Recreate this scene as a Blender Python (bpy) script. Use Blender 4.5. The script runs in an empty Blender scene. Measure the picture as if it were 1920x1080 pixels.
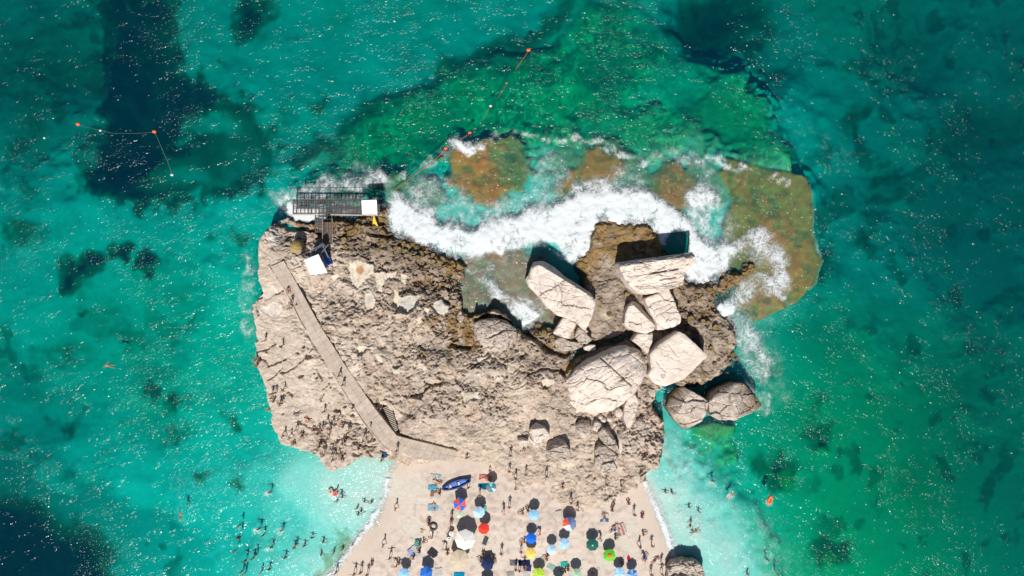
import bpy, bmesh, math, random
import numpy as np
from mathutils import Vector, Matrix

# ------------------------------------------------------------------ camera, sky, sun, exposure
SC = bpy.context.scene
COL = SC.collection
H = 110.0            # camera height above the sea, metres
MPP = 0.08           # metres per photograph pixel at sea level
cam_d = bpy.data.cameras.new('camera')
cam = bpy.data.objects.new('camera', cam_d)
COL.objects.link(cam)
cam.location = (0, 0, H)
cam_d.sensor_width = 36
cam_d.lens = 36 * H / (1920 * MPP)
cam_d.clip_end = 20000
cam_d.clip_start = 1
SC.camera = cam

SUN_EL, SUN_AZ = 52.0, 6.0     # the sun stands in the south (bottom of the picture)
w = bpy.data.worlds.new('World'); SC.world = w; w.use_nodes = True
nt = w.node_tree
bg = nt.nodes['Background']
sky = nt.nodes.new('ShaderNodeTexSky')
sky.sky_type = 'NISHITA'; sky.sun_disc = False
sky.sun_elevation = math.radians(SUN_EL)
sky.sun_rotation = math.radians(180 + SUN_AZ)
nt.links.new(sky.outputs[0], bg.inputs[0])
bg.inputs[1].default_value = 0.055
sd = bpy.data.lights.new('sun', 'SUN'); sd.energy = 4.9; sd.angle = math.radians(0.53); sd.color = (1.0, 0.955, 0.90)
so = bpy.data.objects.new('sun', sd); COL.objects.link(so)
e, a = math.radians(SUN_EL), math.radians(SUN_AZ)
so.rotation_euler = Vector((math.sin(a) * math.cos(e), math.cos(a) * math.cos(e), -math.sin(e))).to_track_quat('-Z', 'Y').to_euler()
so.location = (0, -60, 100)
SC.view_settings.view_transform = 'Standard'
SC.view_settings.look = 'None'
SC.view_settings.exposure = 0.30
SC.view_settings.gamma = 1
SC.view_settings.use_curve_mapping = False
SC.cycles.max_bounces = 6
SC.cycles.transparent_max_bounces = 12
SC.cycles.use_denoising = True
SC.cycles.caustics_reflective = False
SC.cycles.caustics_refractive = False

R = random.Random(7)

def P(px, py, z=0.0):
    """photograph pixel + height -> the point in the place"""
    k = MPP * (H - z) / H
    return Vector(((px - 960) * k, (540 - py) * k, z))

# ------------------------------------------------------------------ numpy fields
def vnoise(x, y, scale, seed):
    rs = np.random.RandomState(seed)
    T = rs.rand(256, 256).astype(np.float32)
    x = x / scale + 1000.37 + seed * 3.1; y = y / scale + 1000.71 + seed * 1.7
    xi = np.floor(x).astype(np.int64); yi = np.floor(y).astype(np.int64)
    fx = (x - xi).astype(np.float32); fy = (y - yi).astype(np.float32)
    fx = fx * fx * (3 - 2 * fx); fy = fy * fy * (3 - 2 * fy)
    x0 = xi & 255; x1 = (xi + 1) & 255; y0 = yi & 255; y1 = (yi + 1) & 255
    a0 = T[y0, x0] * (1 - fx) + T[y0, x1] * fx
    a1 = T[y1, x0] * (1 - fx) + T[y1, x1] * fx
    return a0 * (1 - fy) + a1 * fy           # 0..1

def fbm(x, y, scale, seed, octs=4, gain=0.5):
    s = 0; amp = 1; tot = 0
    for i in range(octs):
        c, d = math.cos(0.6 * i), math.sin(0.6 * i)
        s = s + amp * vnoise(x * c - y * d, x * d + y * c, scale / 2 ** i, seed + i * 13)
        tot += amp; amp *= gain
    return s / tot                           # 0..1, mean .5

def ridged(x, y, scale, seed, octs=3):
    s = 0; amp = 1; tot = 0
    for i in range(octs):
        s = s + amp * (1 - np.abs(2 * vnoise(x, y, scale / 2 ** i, seed + i * 17) - 1))
        tot += amp; amp *= 0.5
    return s / tot

def worley(x, y, scale, seed):
    rs = np.random.RandomState(seed)
    JX = rs.rand(128, 128); JY = rs.rand(128, 128); ID = rs.rand(128, 128)
    x = x / scale + 500.2; y = y / scale + 500.6
    xi = np.floor(x).astype(int); yi = np.floor(y).astype(int)
    f1 = np.full(x.shape, 9.0); f2 = np.full(x.shape, 9.0); cid = np.zeros(x.shape)
    for dy in (-1, 0, 1):
        for dx in (-1, 0, 1):
            cx = xi + dx; cy = yi + dy
            jx = JX[cy & 127, cx & 127]; jy = JY[cy & 127, cx & 127]
            d = np.hypot(cx + jx - x, cy + jy - y)
            m = d < f1
            f2 = np.where(m, f1, np.minimum(f2, d))
            cid = np.where(m, ID[cy & 127, cx & 127], cid)
            f1 = np.where(m, d, f1)
    return f1, f2, cid

def sstep(a, b, v):
    t = np.clip((v - a) / (b - a), 0, 1)
    return t * t * (3 - 2 * t)

def sdf(poly, x, y):
    """signed distance to a closed polygon, positive inside, same unit as x, y"""
    p = np.array(poly, float)
    best = np.full(x.shape, 1e9)
    inside = np.zeros(x.shape, bool)
    n = len(p)
    for i in range(n):
        ax, ay = p[i]; bx, by = p[(i + 1) % n]
        ex, ey = bx - ax, by - ay
        L = ex * ex + ey * ey + 1e-9
        t = np.clip(((x - ax) * ex + (y - ay) * ey) / L, 0, 1)
        d = (x - ax - t * ex) ** 2 + (y - ay - t * ey) ** 2
        best = np.minimum(best, d)
        if ay != by:
            c = ((ay > y) != (by > y)) & (x < ex * (y - ay) / (by - ay) + ax)
            inside ^= c
    d = np.sqrt(best)
    return np.where(inside, d, -d)

def linedist(pts, x, y):
    best = np.full(x.shape, 1e9)
    for (ax, ay), (bx, by) in zip(pts[:-1], pts[1:]):
        ex, ey = bx - ax, by - ay
        L = ex * ex + ey * ey + 1e-9
        t = np.clip(((x - ax) * ex + (y - ay) * ey) / L, 0, 1)
        best = np.minimum(best, (x - ax - t * ex) ** 2 + (y - ay - t * ey) ** 2)
    return np.sqrt(best)

def idw(ctrl, x, y, power=3.0, step=12.0):
    """smooth field through scattered control values, on a coarse raster then bilinear"""
    c = np.array(ctrl, float)
    x0, x1, y0, y1 = x.min() - step, x.max() + step, y.min() - step, y.max() + step
    gx = np.arange(x0, x1 + step, step); gy = np.arange(y0, y1 + step, step)
    GX, GY = np.meshgrid(gx, gy)
    num = np.zeros(GX.shape); den = np.zeros(GX.shape)
    for cx, cy, v in c:
        wgt = 1.0 / ((GX - cx) ** 2 + (GY - cy) ** 2 + 600.0) ** (power / 2)
        num += wgt * v; den += wgt
    G = num / den
    fx = (x - x0) / step; fy = (y - y0) / step
    xi = np.clip(np.floor(fx).astype(int), 0, len(gx) - 2); yi = np.clip(np.floor(fy).astype(int), 0, len(gy) - 2)
    fx = fx - xi; fy = fy - yi
    return (G[yi, xi] * (1 - fx) + G[yi, xi + 1] * fx) * (1 - fy) + (G[yi + 1, xi] * (1 - fx) + G[yi + 1, xi + 1] * fx) * fy

def mix(a, b, t):
    t = t[..., None]
    return a * (1 - t) + np.asarray(b) * t

def blob(x, y, cx, cy, rx, ry, rot=0, soft=0.35):
    c, s = math.cos(math.radians(rot)), math.sin(math.radians(rot))
    u = ((x - cx) * c + (y - cy) * s) / rx; v = (-(x - cx) * s + (y - cy) * c) / ry
    d = np.hypot(u, v)
    return 1 - sstep(1 - soft, 1 + soft, d)

def grid_mesh(name, X, Y, Z, keep=None, rgb=None, attrs=None, smooth=True, mat=None, cname='tint'):
    ny, nx = X.shape
    idx = np.arange(ny * nx).reshape(ny, nx)
    q = np.stack([idx[:-1, :-1], idx[:-1, 1:], idx[1:, 1:], idx[1:, :-1]], -1).reshape(-1, 4)
    if keep is not None:
        k = (keep[:-1, :-1] | keep[:-1, 1:] | keep[1:, 1:] | keep[1:, :-1]).reshape(-1)
        q = q[k]
    used = np.unique(q)
    remap = np.full(ny * nx, -1, np.int64); remap[used] = np.arange(len(used))
    q = remap[q]
    co = np.stack([X, Y, Z], -1).reshape(-1, 3)[used].astype(np.float32)
    # quads must face up
    a, b, c = co[q[0, 0]], co[q[0, 1]], co[q[0, 2]]
    if np.cross(b - a, c - b)[2] < 0:
        q = q[:, ::-1]
    me = bpy.data.meshes.new(name)
    me.vertices.add(len(co)); me.vertices.foreach_set('co', co.ravel())
    me.loops.add(len(q) * 4); me.loops.foreach_set('vertex_index', q.ravel().astype(np.int32))
    me.polygons.add(len(q))
    me.polygons.foreach_set('loop_start', np.arange(0, len(q) * 4, 4, dtype=np.int32))
    me.update(calc_edges=True)
    me.polygons.foreach_set('use_smooth', np.full(len(q), smooth))
    if rgb is not None:
        at = me.color_attributes.new(cname, 'FLOAT_COLOR', 'POINT')
        c4 = np.ones((len(used), 4), np.float32); c4[:, :3] = rgb.reshape(-1, 3)[used]
        at.data.foreach_set('color', c4.ravel())
    for k_, v_ in (attrs or {}).items():
        at = me.attributes.new(k_, 'FLOAT', 'POINT')
        at.data.foreach_set('value', v_.reshape(-1)[used].astype(np.float32))
    if mat: me.materials.append(mat)
    o = bpy.data.objects.new(name, me); COL.objects.link(o)
    return o

# ------------------------------------------------------------------ materials
def new_mat(name):
    m = bpy.data.materials.new(name); m.use_nodes = True
    return m, m.node_tree.nodes, m.node_tree.links

def N(nodes, kind, **kw):
    n = nodes.new(kind)
    for k, v in kw.items():
        if hasattr(n, k): setattr(n, k, v)
        else: n.inputs[k].default_value = v
    return n

def simple_mat(name, color=None, rough=0.7, metal=0.0, noise=0.12, scale=6.0, bump=0.0, spec=0.3):
    """base colour from the object's own colour (or fixed) with mottled wear"""
    m, ns, ln = new_mat(name)
    b = ns['Principled BSDF']; b.inputs['Roughness'].default_value = rough; b.inputs['Metallic'].default_value = metal
    b.inputs['Specular IOR Level'].default_value = spec
    tc = ns.new('ShaderNodeTexCoord')
    nz = N(ns, 'ShaderNodeTexNoise'); nz.inputs['Scale'].default_value = scale; nz.inputs['Detail'].default_value = 4
    ln.new(tc.outputs['Object'], nz.inputs['Vector'])
    mr = ns.new('ShaderNodeMapRange'); mr.inputs[3].default_value = 1 - noise * 1.6; mr.inputs[4].default_value = 1 + noise
    ln.new(nz.outputs[0], mr.inputs[0])
    mx = ns.new('ShaderNodeVectorMath'); mx.operation = 'SCALE'
    if color is None:
        oi = ns.new('ShaderNodeObjectInfo'); ln.new(oi.outputs['Color'], mx.inputs[0])
    else:
        mx.inputs[0].default_value = color
    ln.new(mr.outputs[0], mx.inputs['Scale'])
    ln.new(mx.outputs[0], b.inputs['Base Color'])
    if bump:
        bp = ns.new('ShaderNodeBump'); bp.inputs['Strength'].default_value = bump; bp.inputs['Distance'].default_value = 0.05
        ln.new(nz.outputs[0], bp.inputs['Height']); ln.new(bp.outputs[0], b.inputs['Normal'])
    return m

def ground_mat(name, rough=0.9, scales=((3.0, 0.18), (14.0, 0.16)), bump=0.6, bscale=5.0, bdist=0.12, spec=0.2):
    m, ns, ln = new_mat(name)
    b = ns['Principled BSDF']; b.inputs['Roughness'].default_value = rough; b.inputs['Specular IOR Level'].default_value = spec
    at = ns.new('ShaderNodeAttribute'); at.attribute_name = 'tint'
    geo = ns.new('ShaderNodeNewGeometry')
    col = at.outputs['Color']
    for sc_, am in scales:
        nz = ns.new('ShaderNodeTexNoise'); nz.inputs['Scale'].default_value = sc_; nz.inputs['Detail'].default_value = 5; nz.inputs['Roughness'].default_value = 0.65
        ln.new(geo.outputs['Position'], nz.inputs['Vector'])
        mr = ns.new('ShaderNodeMapRange'); mr.inputs[1].default_value = 0.25; mr.inputs[2].default_value = 0.75
        mr.inputs[3].default_value = 1 - am; mr.inputs[4].default_value = 1 + am
        ln.new(nz.outputs[0], mr.inputs[0])
        vm = ns.new('ShaderNodeVectorMath'); vm.operation = 'SCALE'
        ln.new(col, vm.inputs[0]); ln.new(mr.outputs[0], vm.inputs['Scale']); col = vm.outputs[0]
    ln.new(col, b.inputs['Base Color'])
    nz = ns.new('ShaderNodeTexNoise'); nz.inputs['Scale'].default_value = bscale; nz.inputs['Detail'].default_value = 8; nz.inputs['Roughness'].default_value = 0.7
    ln.new(geo.outputs['Position'], nz.inputs['Vector'])
    bp = ns.new('ShaderNodeBump'); bp.inputs['Strength'].default_value = bump; bp.inputs['Distance'].default_value = bdist
    ln.new(nz.outputs[0], bp.inputs['Height']); ln.new(bp.outputs[0], b.inputs['Normal'])
    return m

def setp(o, label=None, cat=None, group=None, kind=None):
    if label: o['label'] = label
    if cat: o['category'] = cat
    if group: o['group'] = group
    if kind: o['kind'] = kind
    return o

# ------------------------------------------------------------------ outlines, in photograph pixels
SHORE = [(560, 1150), (625, 1080), (655, 1040), (688, 1000), (712, 960), (728, 925), (735, 885), (760, 840), (1180, 840), (1203, 903), (1222, 945), (1240, 990),
         (1254, 1030), (1264, 1060), (1275, 1100), (1320, 1170), (1420, 1300), (1560, 1500), (1700, 1900), (100, 1900), (360, 1500), (470, 1260)]
ISLAND = [(497, 424), (512, 411), (532, 402), (560, 412), (600, 408), (622, 404), (660, 405), (690, 385), (705, 370), (728, 385), (742, 400), (735, 430), (760, 440), (790, 437), (812, 448), (822, 468),
          (846, 474), (872, 484), (878, 500), (868, 530), (864, 560), (872, 584), (892, 588), (925, 576), (955, 590), (972, 618), (985, 625),
          (1000, 612), (1040, 612), (1075, 590), (1098, 560), (1090, 520), (1080, 492), (1092, 470), (1100, 440), (1112, 416), (1135, 408), (1180, 412), (1222, 412), (1243, 436), (1250, 470), (1290, 505),
          (1300, 524), (1318, 530), (1334, 516), (1350, 526), (1362, 505), (1388, 500), (1398, 485), (1425, 486), (1437, 505), (1425, 520), (1396, 535), (1372, 560),
          (1352, 575), (1372, 590), (1388, 630), (1386, 690), (1370, 705), (1335, 718), (1325, 730), (1295, 725), (1262, 724), (1240, 738), (1236, 768), (1252, 790), (1254, 830), (1245, 860),
          (1240, 880), (1215, 905), (1180, 935), (1140, 955), (1100, 972), (1060, 962), (1030, 945), (1022, 925), (1000, 915), (985, 935), (962, 925), (955, 895), (900, 880), (850, 872), (800, 880),
          (762, 884), (735, 874), (706, 864), (675, 866), (648, 880), (615, 888), (600, 868), (580, 852), (548, 842), (524, 836), (508, 800), (498, 748), (490, 712), (474, 680), (478, 640),
          (475, 600), (467, 572), (490, 548), (480, 520), (480, 478), (486, 448)]

# ------------------------------------------------------------------ the sea bed
fx = np.arange(-92, 92.01, 0.25); fy = np.arange(-56, 54.01, 0.25)
def grow(c, lim=2600, k=1.22):
    up = [c[-1]]; s = 0.5
    while up[-1] < lim: s *= k; up.append(up[-1] + s)
    dn = [c[0]]; s = 0.5
    while dn[-1] > -lim: s *= k; dn.append(dn[-1] - s)
    return np.concatenate([dn[:0:-1], c, up[1:]])
bx = grow(fx); by = grow(fy)
X, Y = np.meshgrid(bx, by)
zn = 3.0
U = 960 + X / MPP * H / (H + zn); V = 540 - Y / MPP * H / (H + zn)
wx = (fbm(U, V, 90, 3, 4) - 0.5); wy = (fbm(U, V, 90, 31, 4) - 0.5)
wx2 = (fbm(U, V, 22, 5, 4) - 0.5); wy2 = (fbm(U, V, 22, 51, 4) - 0.5)
UW = U + wx * 60 + wx2 * 26; VW = V + wy * 60 + wy2 * 26
def g2d(g):
    lin = ((g / 255 + 0.055) / 1.055) ** 2.4
    return float(np.clip(-math.log(max(lin - 0.02, 0.02) / 0.60) / 0.204, 0.15, 14))
GREEN = [(0,0,85),(100,100,85),(240,80,90),(240,250,85),(400,60,118),(600,100,122),(800,60,122),(700,200,120),(900,60,120),(1000,60,112),(1100,60,135),(1200,60,125),(1350,50,85),(1450,100,100),
 (1590,80,116),(1650,150,112),(1750,100,86),(1900,50,95),(1900,250,80),(1700,230,108),(1500,300,122),(1600,350,112),(1800,400,85),(1900,500,88),(1600,450,118),(1600,600,130),(1720,550,112),(1850,700,104),
 (1900,900,106),(1720,800,116),(1500,750,128),(1450,850,118),(1500,950,117),(1650,1000,125),(1850,1050,110),(1400,890,128),(1350,860,150),(1700,350,100),(1550,650,130),
 (60,260,106),(100,330,132),(50,420,142),(150,400,145),(300,330,132),(450,280,122),(550,250,124),(540,330,150),(480,400,154),(300,500,142),(50,600,142),(150,620,140),(430,550,165),(300,620,136),(400,700,155),
 (440,800,165),(250,760,142),(100,740,124),(50,800,112),(150,850,142),(80,900,128),(250,900,160),(350,950,166),(450,1000,172),(500,900,182),(560,900,198),(150,980,112),(50,1030,62),(200,1060,72),(330,1050,150),(0,930,75),
 (300,1040,125),(420,1060,175),(0,700,120),(0,500,135),(580,320,150)]
ctrl = [(x_, y_, g2d(g_)) for x_, y_, g_ in GREEN]
ctrl += [(650, 905, .22), (680, 930, .15), (625, 940, .35), (600, 985, .5), (560, 1050, .55), (600, 1040, .3), (500, 1065, .9), (470, 1075, 1.3), (700, 880, .15), (540, 960, 1.0), (1260, 800, 1.0), (1245, 830, .45), (1280, 860, .4), (1270, 910, .2), (1240, 920, .12), (1320, 930, .3), (1370, 990, .35), (1330, 890, .5), (1340, 1020, .25),
         (1300, 1000, .18), (1270, 970, .12), (1400, 1060, .5), (1350, 1060, .3), (1390, 960, 1.0), (1420, 1010, .9), (1440, 1065, 1.0), (1350, 900, .9), (1500, 1070, 3.0), (1300, 760, 2.2), (1400, 700, 3.2), (1440, 660, 3.6), (1450, 780, 4.4), (1445, 950, 3.2), (1390, 905, 2.4),
         (800, 240, 4.6), (900, 180, 4.2), (1000, 220, 4.0), (1100, 180, 4.0), (1200, 200, 4.4), (1300, 150, 4.6), (1350, 230, 4.0), (1150, 110, 4.8), (720, 240, 5.2), (680, 300, 4.6), (1440, 318, 1.0), (1385, 300, 1.0), (1490, 335, 1.3), (1340, 296, 1.2), (1420, 270, 2.6), (1420, 200, 5.2),
         (620, 360, 3.4), (760, 340, 2.0), (960, 250, 2.6), (1060, 280, 1.9), (1200, 240, 2.4), (1250, 290, 1.7), (1350, 290, 1.4),
         (1010, 340, 1.4), (1180, 330, 1.3), (1320, 390, 1.5), (1340, 350, 1.4), (800, 420, 1.0), (950, 430, 1.0), (1150, 390, .8), (1030, 400, 1.0), (930, 480, .5), (950, 560, .35), (880, 560, .3),
         (-400, 300, 9), (-400, 1200, 12), (2400, 200, 11), (2400, 900, 10), (900, -500, 10), (200, 1500, 9), (1900, 1500, 9)]
depth = idw(ctrl, np.clip(UW, -900, 2900), np.clip(VW, -900, 2000), 3.4)
depth = depth * (1.09 - 0.12 * sstep(1500, 1300, U)) * (1 - .06 * sstep(560, 300, U)) * (1 + 0.10 * (fbm(U, V, 55, 71, 5) - 0.5) * 2)
far = sstep(1300, 5000, np.hypot(U - 960, V - 540))
depth = depth * (1 - far) + 16 * far

SAND = np.array((0.50, 0.47, 0.39))
rgb = np.ones(X.shape + (3,)) * SAND
# patches of weed on the sand
green = (fbm(UW, VW, 140, 91, 4) - 0.5) * 2
rgb = mix(rgb, (0.20, 0.27, 0.10), np.clip(sstep(0.0, 0.5, green) * 0.35 * (1 - blob(U, V, 430, 960, 260, 140)), 0, 1) * sstep(2.0, 4.5, depth))
DARK = (0.012, 0.022, 0.020)
MID = (0.10, 0.15, 0.075)
dk = np.zeros(X.shape)
def addmax(m): 
    global dk
    dk = np.maximum(dk, m)
big = [(138, -60), (322, -60), (330, 60), (345, 110), (400, 140), (450, 165), (480, 205), (512, 250), (520, 300), (505, 350), (455, 380), (330, 395), (250, 400), (170, 380), (125, 340), (150, 250), (132, 150)]
m = sstep(-22, 44, sdf(big, UW + wx2 * 40, VW + wy2 * 40) + (fbm(U, V, 18, 96, 4) - .5) * 44) * (0.70 + 0.5 * fbm(U, V, 34, 97, 4))
m = np.clip(m, 0, 1)
for b_ in ((385, 225, 50, 26, 0, 1.0), (328, 253, 24, 16, 0, 1.0), (440, 300, 70, 48, 0, .55), (335, 330, 50, 26, 0, .6), (300, 60, 40, 60, 0, .25), (340, 120, 20, 14, 0, .7), (280, 290, 24, 30, 0, .3)):
    m = m * (1 - blob(UW, VW, *b_[:5], 0.9) * b_[5])
addmax(m * 0.9)
speck = 0.72 + 0.5 * fbm(U, V, 11, 95, 4)
for b_ in ((470, 20, 42, 40, 0, .9), (120, 520, 24, 30, 0, .95), (155, 505, 38, 24, -35, .97), (180, 480, 30, 18, -30, .9), (225, 477, 17, 19, 0, .95), (273, 497, 20, 17, 0, .95), (30, 430, 45, 40, 0, .6), (450, 446, 24, 17, 0, .55),
           (395, 450, 26, 14, 0, .45), (265, 739, 20, 21, 0, .72), (322, 765, 26, 26, -30, .72), (435, 789, 17, 15, 0, .55), (392, 880, 15, 13, 0, .5), (458, 898, 19, 15, 0, .6), (352, 620, 14, 12, 0, .4), (318, 592, 20, 15, 0, .35),
           (155, 592, 10, 7, 0, .6), (240, 640, 50, 24, 10, .4), (110, 660, 70, 26, 0, .42), (40, 690, 50, 30, 0, .4), (110, 800, 34, 20, 0, .5), (70, 790, 30, 26, 0, .4), (30, 160, 110, 170, 0, .42), (30, 230, 30, 60, 0, .45),
           (70, 190, 20, 60, 0, .5), (190, 600, 40, 24, 0, .3), (310, 560, 60, 40, 0, .3), (280, 700, 60, 26, 0, .3), (460, 600, 20, 10, 0, .3), (330, 820, 60, 16, -10, .4), (50, 740, 60, 30, 0, .35), (20, 280, 30, 24, 0, .5), (612, 190, 22, 18, 0, .5), (540, 210, 26, 30, 0, .35),
           (1370, 20, 90, 55, 0, .75), (1300, 55, 100, 26, 0, .55), (1420, 75, 30, 26, 0, .6), (1575, 104, 18, 14, 0, .45), (1330, 70, 110, 20, 10, .5), (1650, 190, 50, 16, -40, .55), (1640, 230, 14, 44, 0, .55), (1450, 130, 40, 24, 0, .35),
           (1720, 320, 80, 16, -15, .5), (1700, 370, 120, 14, -18, .45), (1560, 510, 26, 34, 0, .6), (1660, 455, 22, 18, 0, .5), (1680, 420, 26, 14, 0, .4), (1530, 560, 22, 20, 0, .35), (1820, 440, 80, 40, 0, .35), (1850, 220, 90, 90, 0, .3),
           (1545, 832, 40, 26, 0, .55), (1470, 888, 34, 34, 0, .8), (1430, 880, 24, 24, 0, .6), (1560, 1040, 36, 28, 0, .7), (1370, 850, 22, 14, 0, .6), (1500, 1000, 20, 10, 0, .3), (1700, 700, 50, 20, 0, .3), (1640, 740, 40, 30, 0, .25),
           (1450, 700, 30, 18, 20, .4), (1500, 880, 40, 16, 0, .3), (780, 232, 16, 13, 0, .7), (810, 168, 14, 9, 0, .6)):
    addmax(np.clip(blob(UW + wx2 * 14, VW + wy2 * 14, *b_[:5], 0.95) * b_[5] * speck, 0, 1))
corner = [(-400, 915), (0, 940), (45, 965), (95, 1003), (165, 1030), (210, 1065), (240, 1110), (280, 1300), (-400, 1500)]
addmax(sstep(-50, 50, sdf(corner, UW, VW)) * 0.9)
dist = linedist([(560, 290), (640, 262), (720, 205), (790, 160), (840, 110), (920, 78), (990, 55), (1045, 30), (1080, -20), (1090, -80)], UW, VW)
addmax((1 - sstep(4, 40, dist + (fbm(U, V, 40, 98, 4) - .5) * 40)) * 0.5)
dist = linedist([(930, 95), (1000, 95), (1060, 75)], UW, VW)
addmax((1 - sstep(6, 20, dist)) * 0.75)
dist = linedist([(1640, 700), (1500, 560), (1540, 420), (1500, 330)], UW, VW)
addmax((1 - sstep(10, 60, dist)) * 0.2)
small = sstep(0.58, 0.72, fbm(U, V, 46, 7, 5)) * 0.4 * (1 - sstep(400, 560, U) * (1 - sstep(1450, 1560, U))) * sstep(2.4, 5, depth)
addmax(small)
mott = 0.75 + 0.5 * fbm(U, V, 14, 8, 4)
rgb = mix(rgb, MID, np.clip(dk * 2 * mott, 0, 1) * sstep(0, .5, dk))
rgb = mix(rgb, DARK, np.clip(sstep(0.45, 0.95, dk) * mott, 0, 1))
depth = depth - dk * 0.6 * sstep(3, 6, depth)
# green reef table to the north
reefN = [(600, 300), (650, 260), (700, 215), (790, 165), (830, 110), (900, 95), (1000, 80), (1060, 40), (1100, -20), (1230, -20), (1235, 60), (1290, 95), (1380, 110), (1450, 180), (1480, 280), (1500, 340), (1440, 330), (1350, 300), (1100, 300), (900, 290), (740, 330), (640, 340), (600, 330)]
sN = sdf(reefN, UW, VW)
rN = sstep(-34, 40, sN + (fbm(U, V, 24, 99, 4) - .5) * 30)
web = np.abs(2 * fbm(U + wx2 * 30, V + wy2 * 30, 26, 17, 3) - 1)  # bright web lines: caustic light painted into the bed colour
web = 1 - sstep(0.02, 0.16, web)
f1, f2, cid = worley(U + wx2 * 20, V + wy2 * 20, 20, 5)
caustic_web = 1 - sstep(0.04, 0.20, f2 - f1)
ol = sstep(0.30, 0.75, fbm(UW, VW, 80, 19, 4) * 0.75 + 0.25 * sstep(60, 300, V))
weed = np.array((0.12, 0.17, 0.06)) * (1 - ol[..., None]) + np.array((0.30, 0.27, 0.07)) * ol[..., None]
weed = weed * (0.40 + 0.75 * fbm(U, V, 10, 27, 3))[..., None]
weed = mix(weed, (0.33, 0.40, 0.13), np.maximum(web, caustic_web * 0.75) * (0.25 + 0.75 * sstep(.35, .65, fbm(U, V, 100, 44, 2))))  # weed colour with the painted caustic web laid over it
paler = sstep(0.5, 0.7, fbm(UW, VW, 120, 63, 3)) * (1 - sstep(200, 300, V))  # paler green patches in the northern part of the weed
weed = mix(weed, (0.26, 0.40, 0.22), paler * 0.6)
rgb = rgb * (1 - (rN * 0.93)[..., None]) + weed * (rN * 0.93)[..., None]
depth = depth - rN * (0.5 + 0.7 * fbm(U, V, 30, 77, 4))
# brown shelves just under the surface
BROWN = np.array((0.32, 0.130, 0.022)); OLIVE = np.array((0.20, 0.115, 0.03))
shelf = np.zeros(X.shape)
def shelf_poly(poly, d, colr, edge=5, amt=1.0, rough=1.0, warp=0.8):
    global rgb, depth, shelf
    s = sdf(poly, U + wx * 16 * warp + wx2 * 28 * warp, V + wy * 16 * warp + wy2 * 28 * warp)
    wk = min(1, warp * 1.3)
    s = s + (fbm(U, V, 16, 38, 4) - .5) * (edge + 3) * 4 * wk
    mk = sstep(-edge * (.4 + 1.2 * wk) - 2 * wk, edge * (.6 + 1.4 * wk) + 3 * wk, s)
    n = fbm(U, V, 12, 37, 4)
    holes = sstep(.56, .7, fbm(U, V, 20, 36, 4)) * .5
    colr = np.asarray(colr)
    st = ridged(U * 0.8 + V * 0.5, (V - U * 0.6) * 0.35, 9, 29, 3)
    c_ = np.asarray(colr) * (0.55 + 0.75 * n * rough + 0.35 * (st - 0.5))[..., None]
    c_ = c_ * (1 - holes[..., None] * np.array((.62, .35, .2)))
    rgb = rgb * (1 - (mk * amt)[..., None]) + c_ * (mk * amt)[..., None]
    dd = d + holes * .22 + (n - 0.5) * 0.45 + (fbm(U, V, 4, 39, 2) - 0.5) * 0.15
    depth = depth * (1 - mk) + np.maximum(dd, 0.04) * mk
    shelf = np.maximum(shelf, mk)
shelf_poly([(690, 330), (735, 318), (800, 330), (835, 345), (850, 390), (800, 400), (740, 385), (700, 360)], 0.75, OLIVE * 1.2, 8, .85)
shelf_poly([(1010, 300), (1090, 262), (1160, 275), (1210, 300), (1300, 300), (1380, 320), (1350, 400), (1290, 400), (1200, 380), (1050, 380), (1030, 340)], 0.65, (0.22, .15, .06), 14, .85)
shelf_poly([(828, 300), (850, 278), (905, 262), (975, 262), (990, 300), (992, 340), (955, 378), (930, 392), (905, 404), (880, 385), (850, 360), (835, 330)], 0.16, BROWN, 5, 1)
shelf_poly([(915, 280), (975, 262), (992, 300), (990, 345), (960, 360), (930, 330)], 0.55, OLIVE * 1.15, 8, .85)
shelf_poly([(1045, 350), (1060, 318), (1090, 292), (1118, 282), (1160, 285), (1162, 320), (1150, 362), (1120, 365), (1080, 350), (1050, 385)], 0.18, BROWN * 0.95, 7, .95)
shelf_poly([(1205, 350), (1230, 318), (1265, 305), (1290, 325), (1292, 370), (1272, 410), (1240, 395), (1212, 370)], 0.2, BROWN * 0.85, 7, .9)
shelf_poly([(1355, 300), (1420, 318), (1500, 332), (1512, 372), (1514, 440), (1519, 472), (1532, 488), (1520, 530), (1484, 568), (1440, 590), (1405, 606), (1372, 580), (1365, 520), (1345, 430), (1362, 380), (1340, 330)], 0.30, np.array((.24, .125, .025)) * 1.1, 4, 1, warp=.15)
shelf_poly([(1400, 420), (1450, 395), (1495, 450), (1505, 500), (1480, 555), (1430, 580), (1390, 590), (1380, 500)], 0.16, (0.29, .14, .03), 16, .75, warp=.3)
shelf_poly([(1505, 335), (1516, 372), (1518, 440), (1534, 488), (1522, 530), (1500, 556), (1512, 520), (1522, 490), (1508, 450), (1506, 380)], 0.5, (0.34, .13, .06), 2, .4, warp=.1)
shelf_poly([(866, 480), (940, 450), (1010, 470), (1080, 560), (1085, 600), (985, 625), (950, 585), (890, 590), (850, 650), (840, 600), (862, 560)], 0.10, (0.22, .155, .085), 6, 1)
shelf_poly([(1180, 232), (1215, 190), (1245, 200), (1240, 235), (1205, 258), (1180, 250)], 1.7, (0.26, .2, .07), 10, .7)
shelf_poly([(1320, 150), (1400, 130), (1450, 190), (1440, 250), (1360, 270), (1300, 230)], 2.4, (0.24, .2, .07), 16, .45)
shelf_poly([(1285, 800), (1330, 785), (1372, 792), (1370, 812), (1335, 828), (1305, 820)], 0.45, (0.26, .19, .06), 3, 1, warp=.2)
shelf_poly([(1462, 885), (1480, 872), (1500, 888), (1495, 912), (1472, 922), (1462, 905)], 3.0, (0.38, .25, .08), 6, .9, warp=.2)
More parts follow.
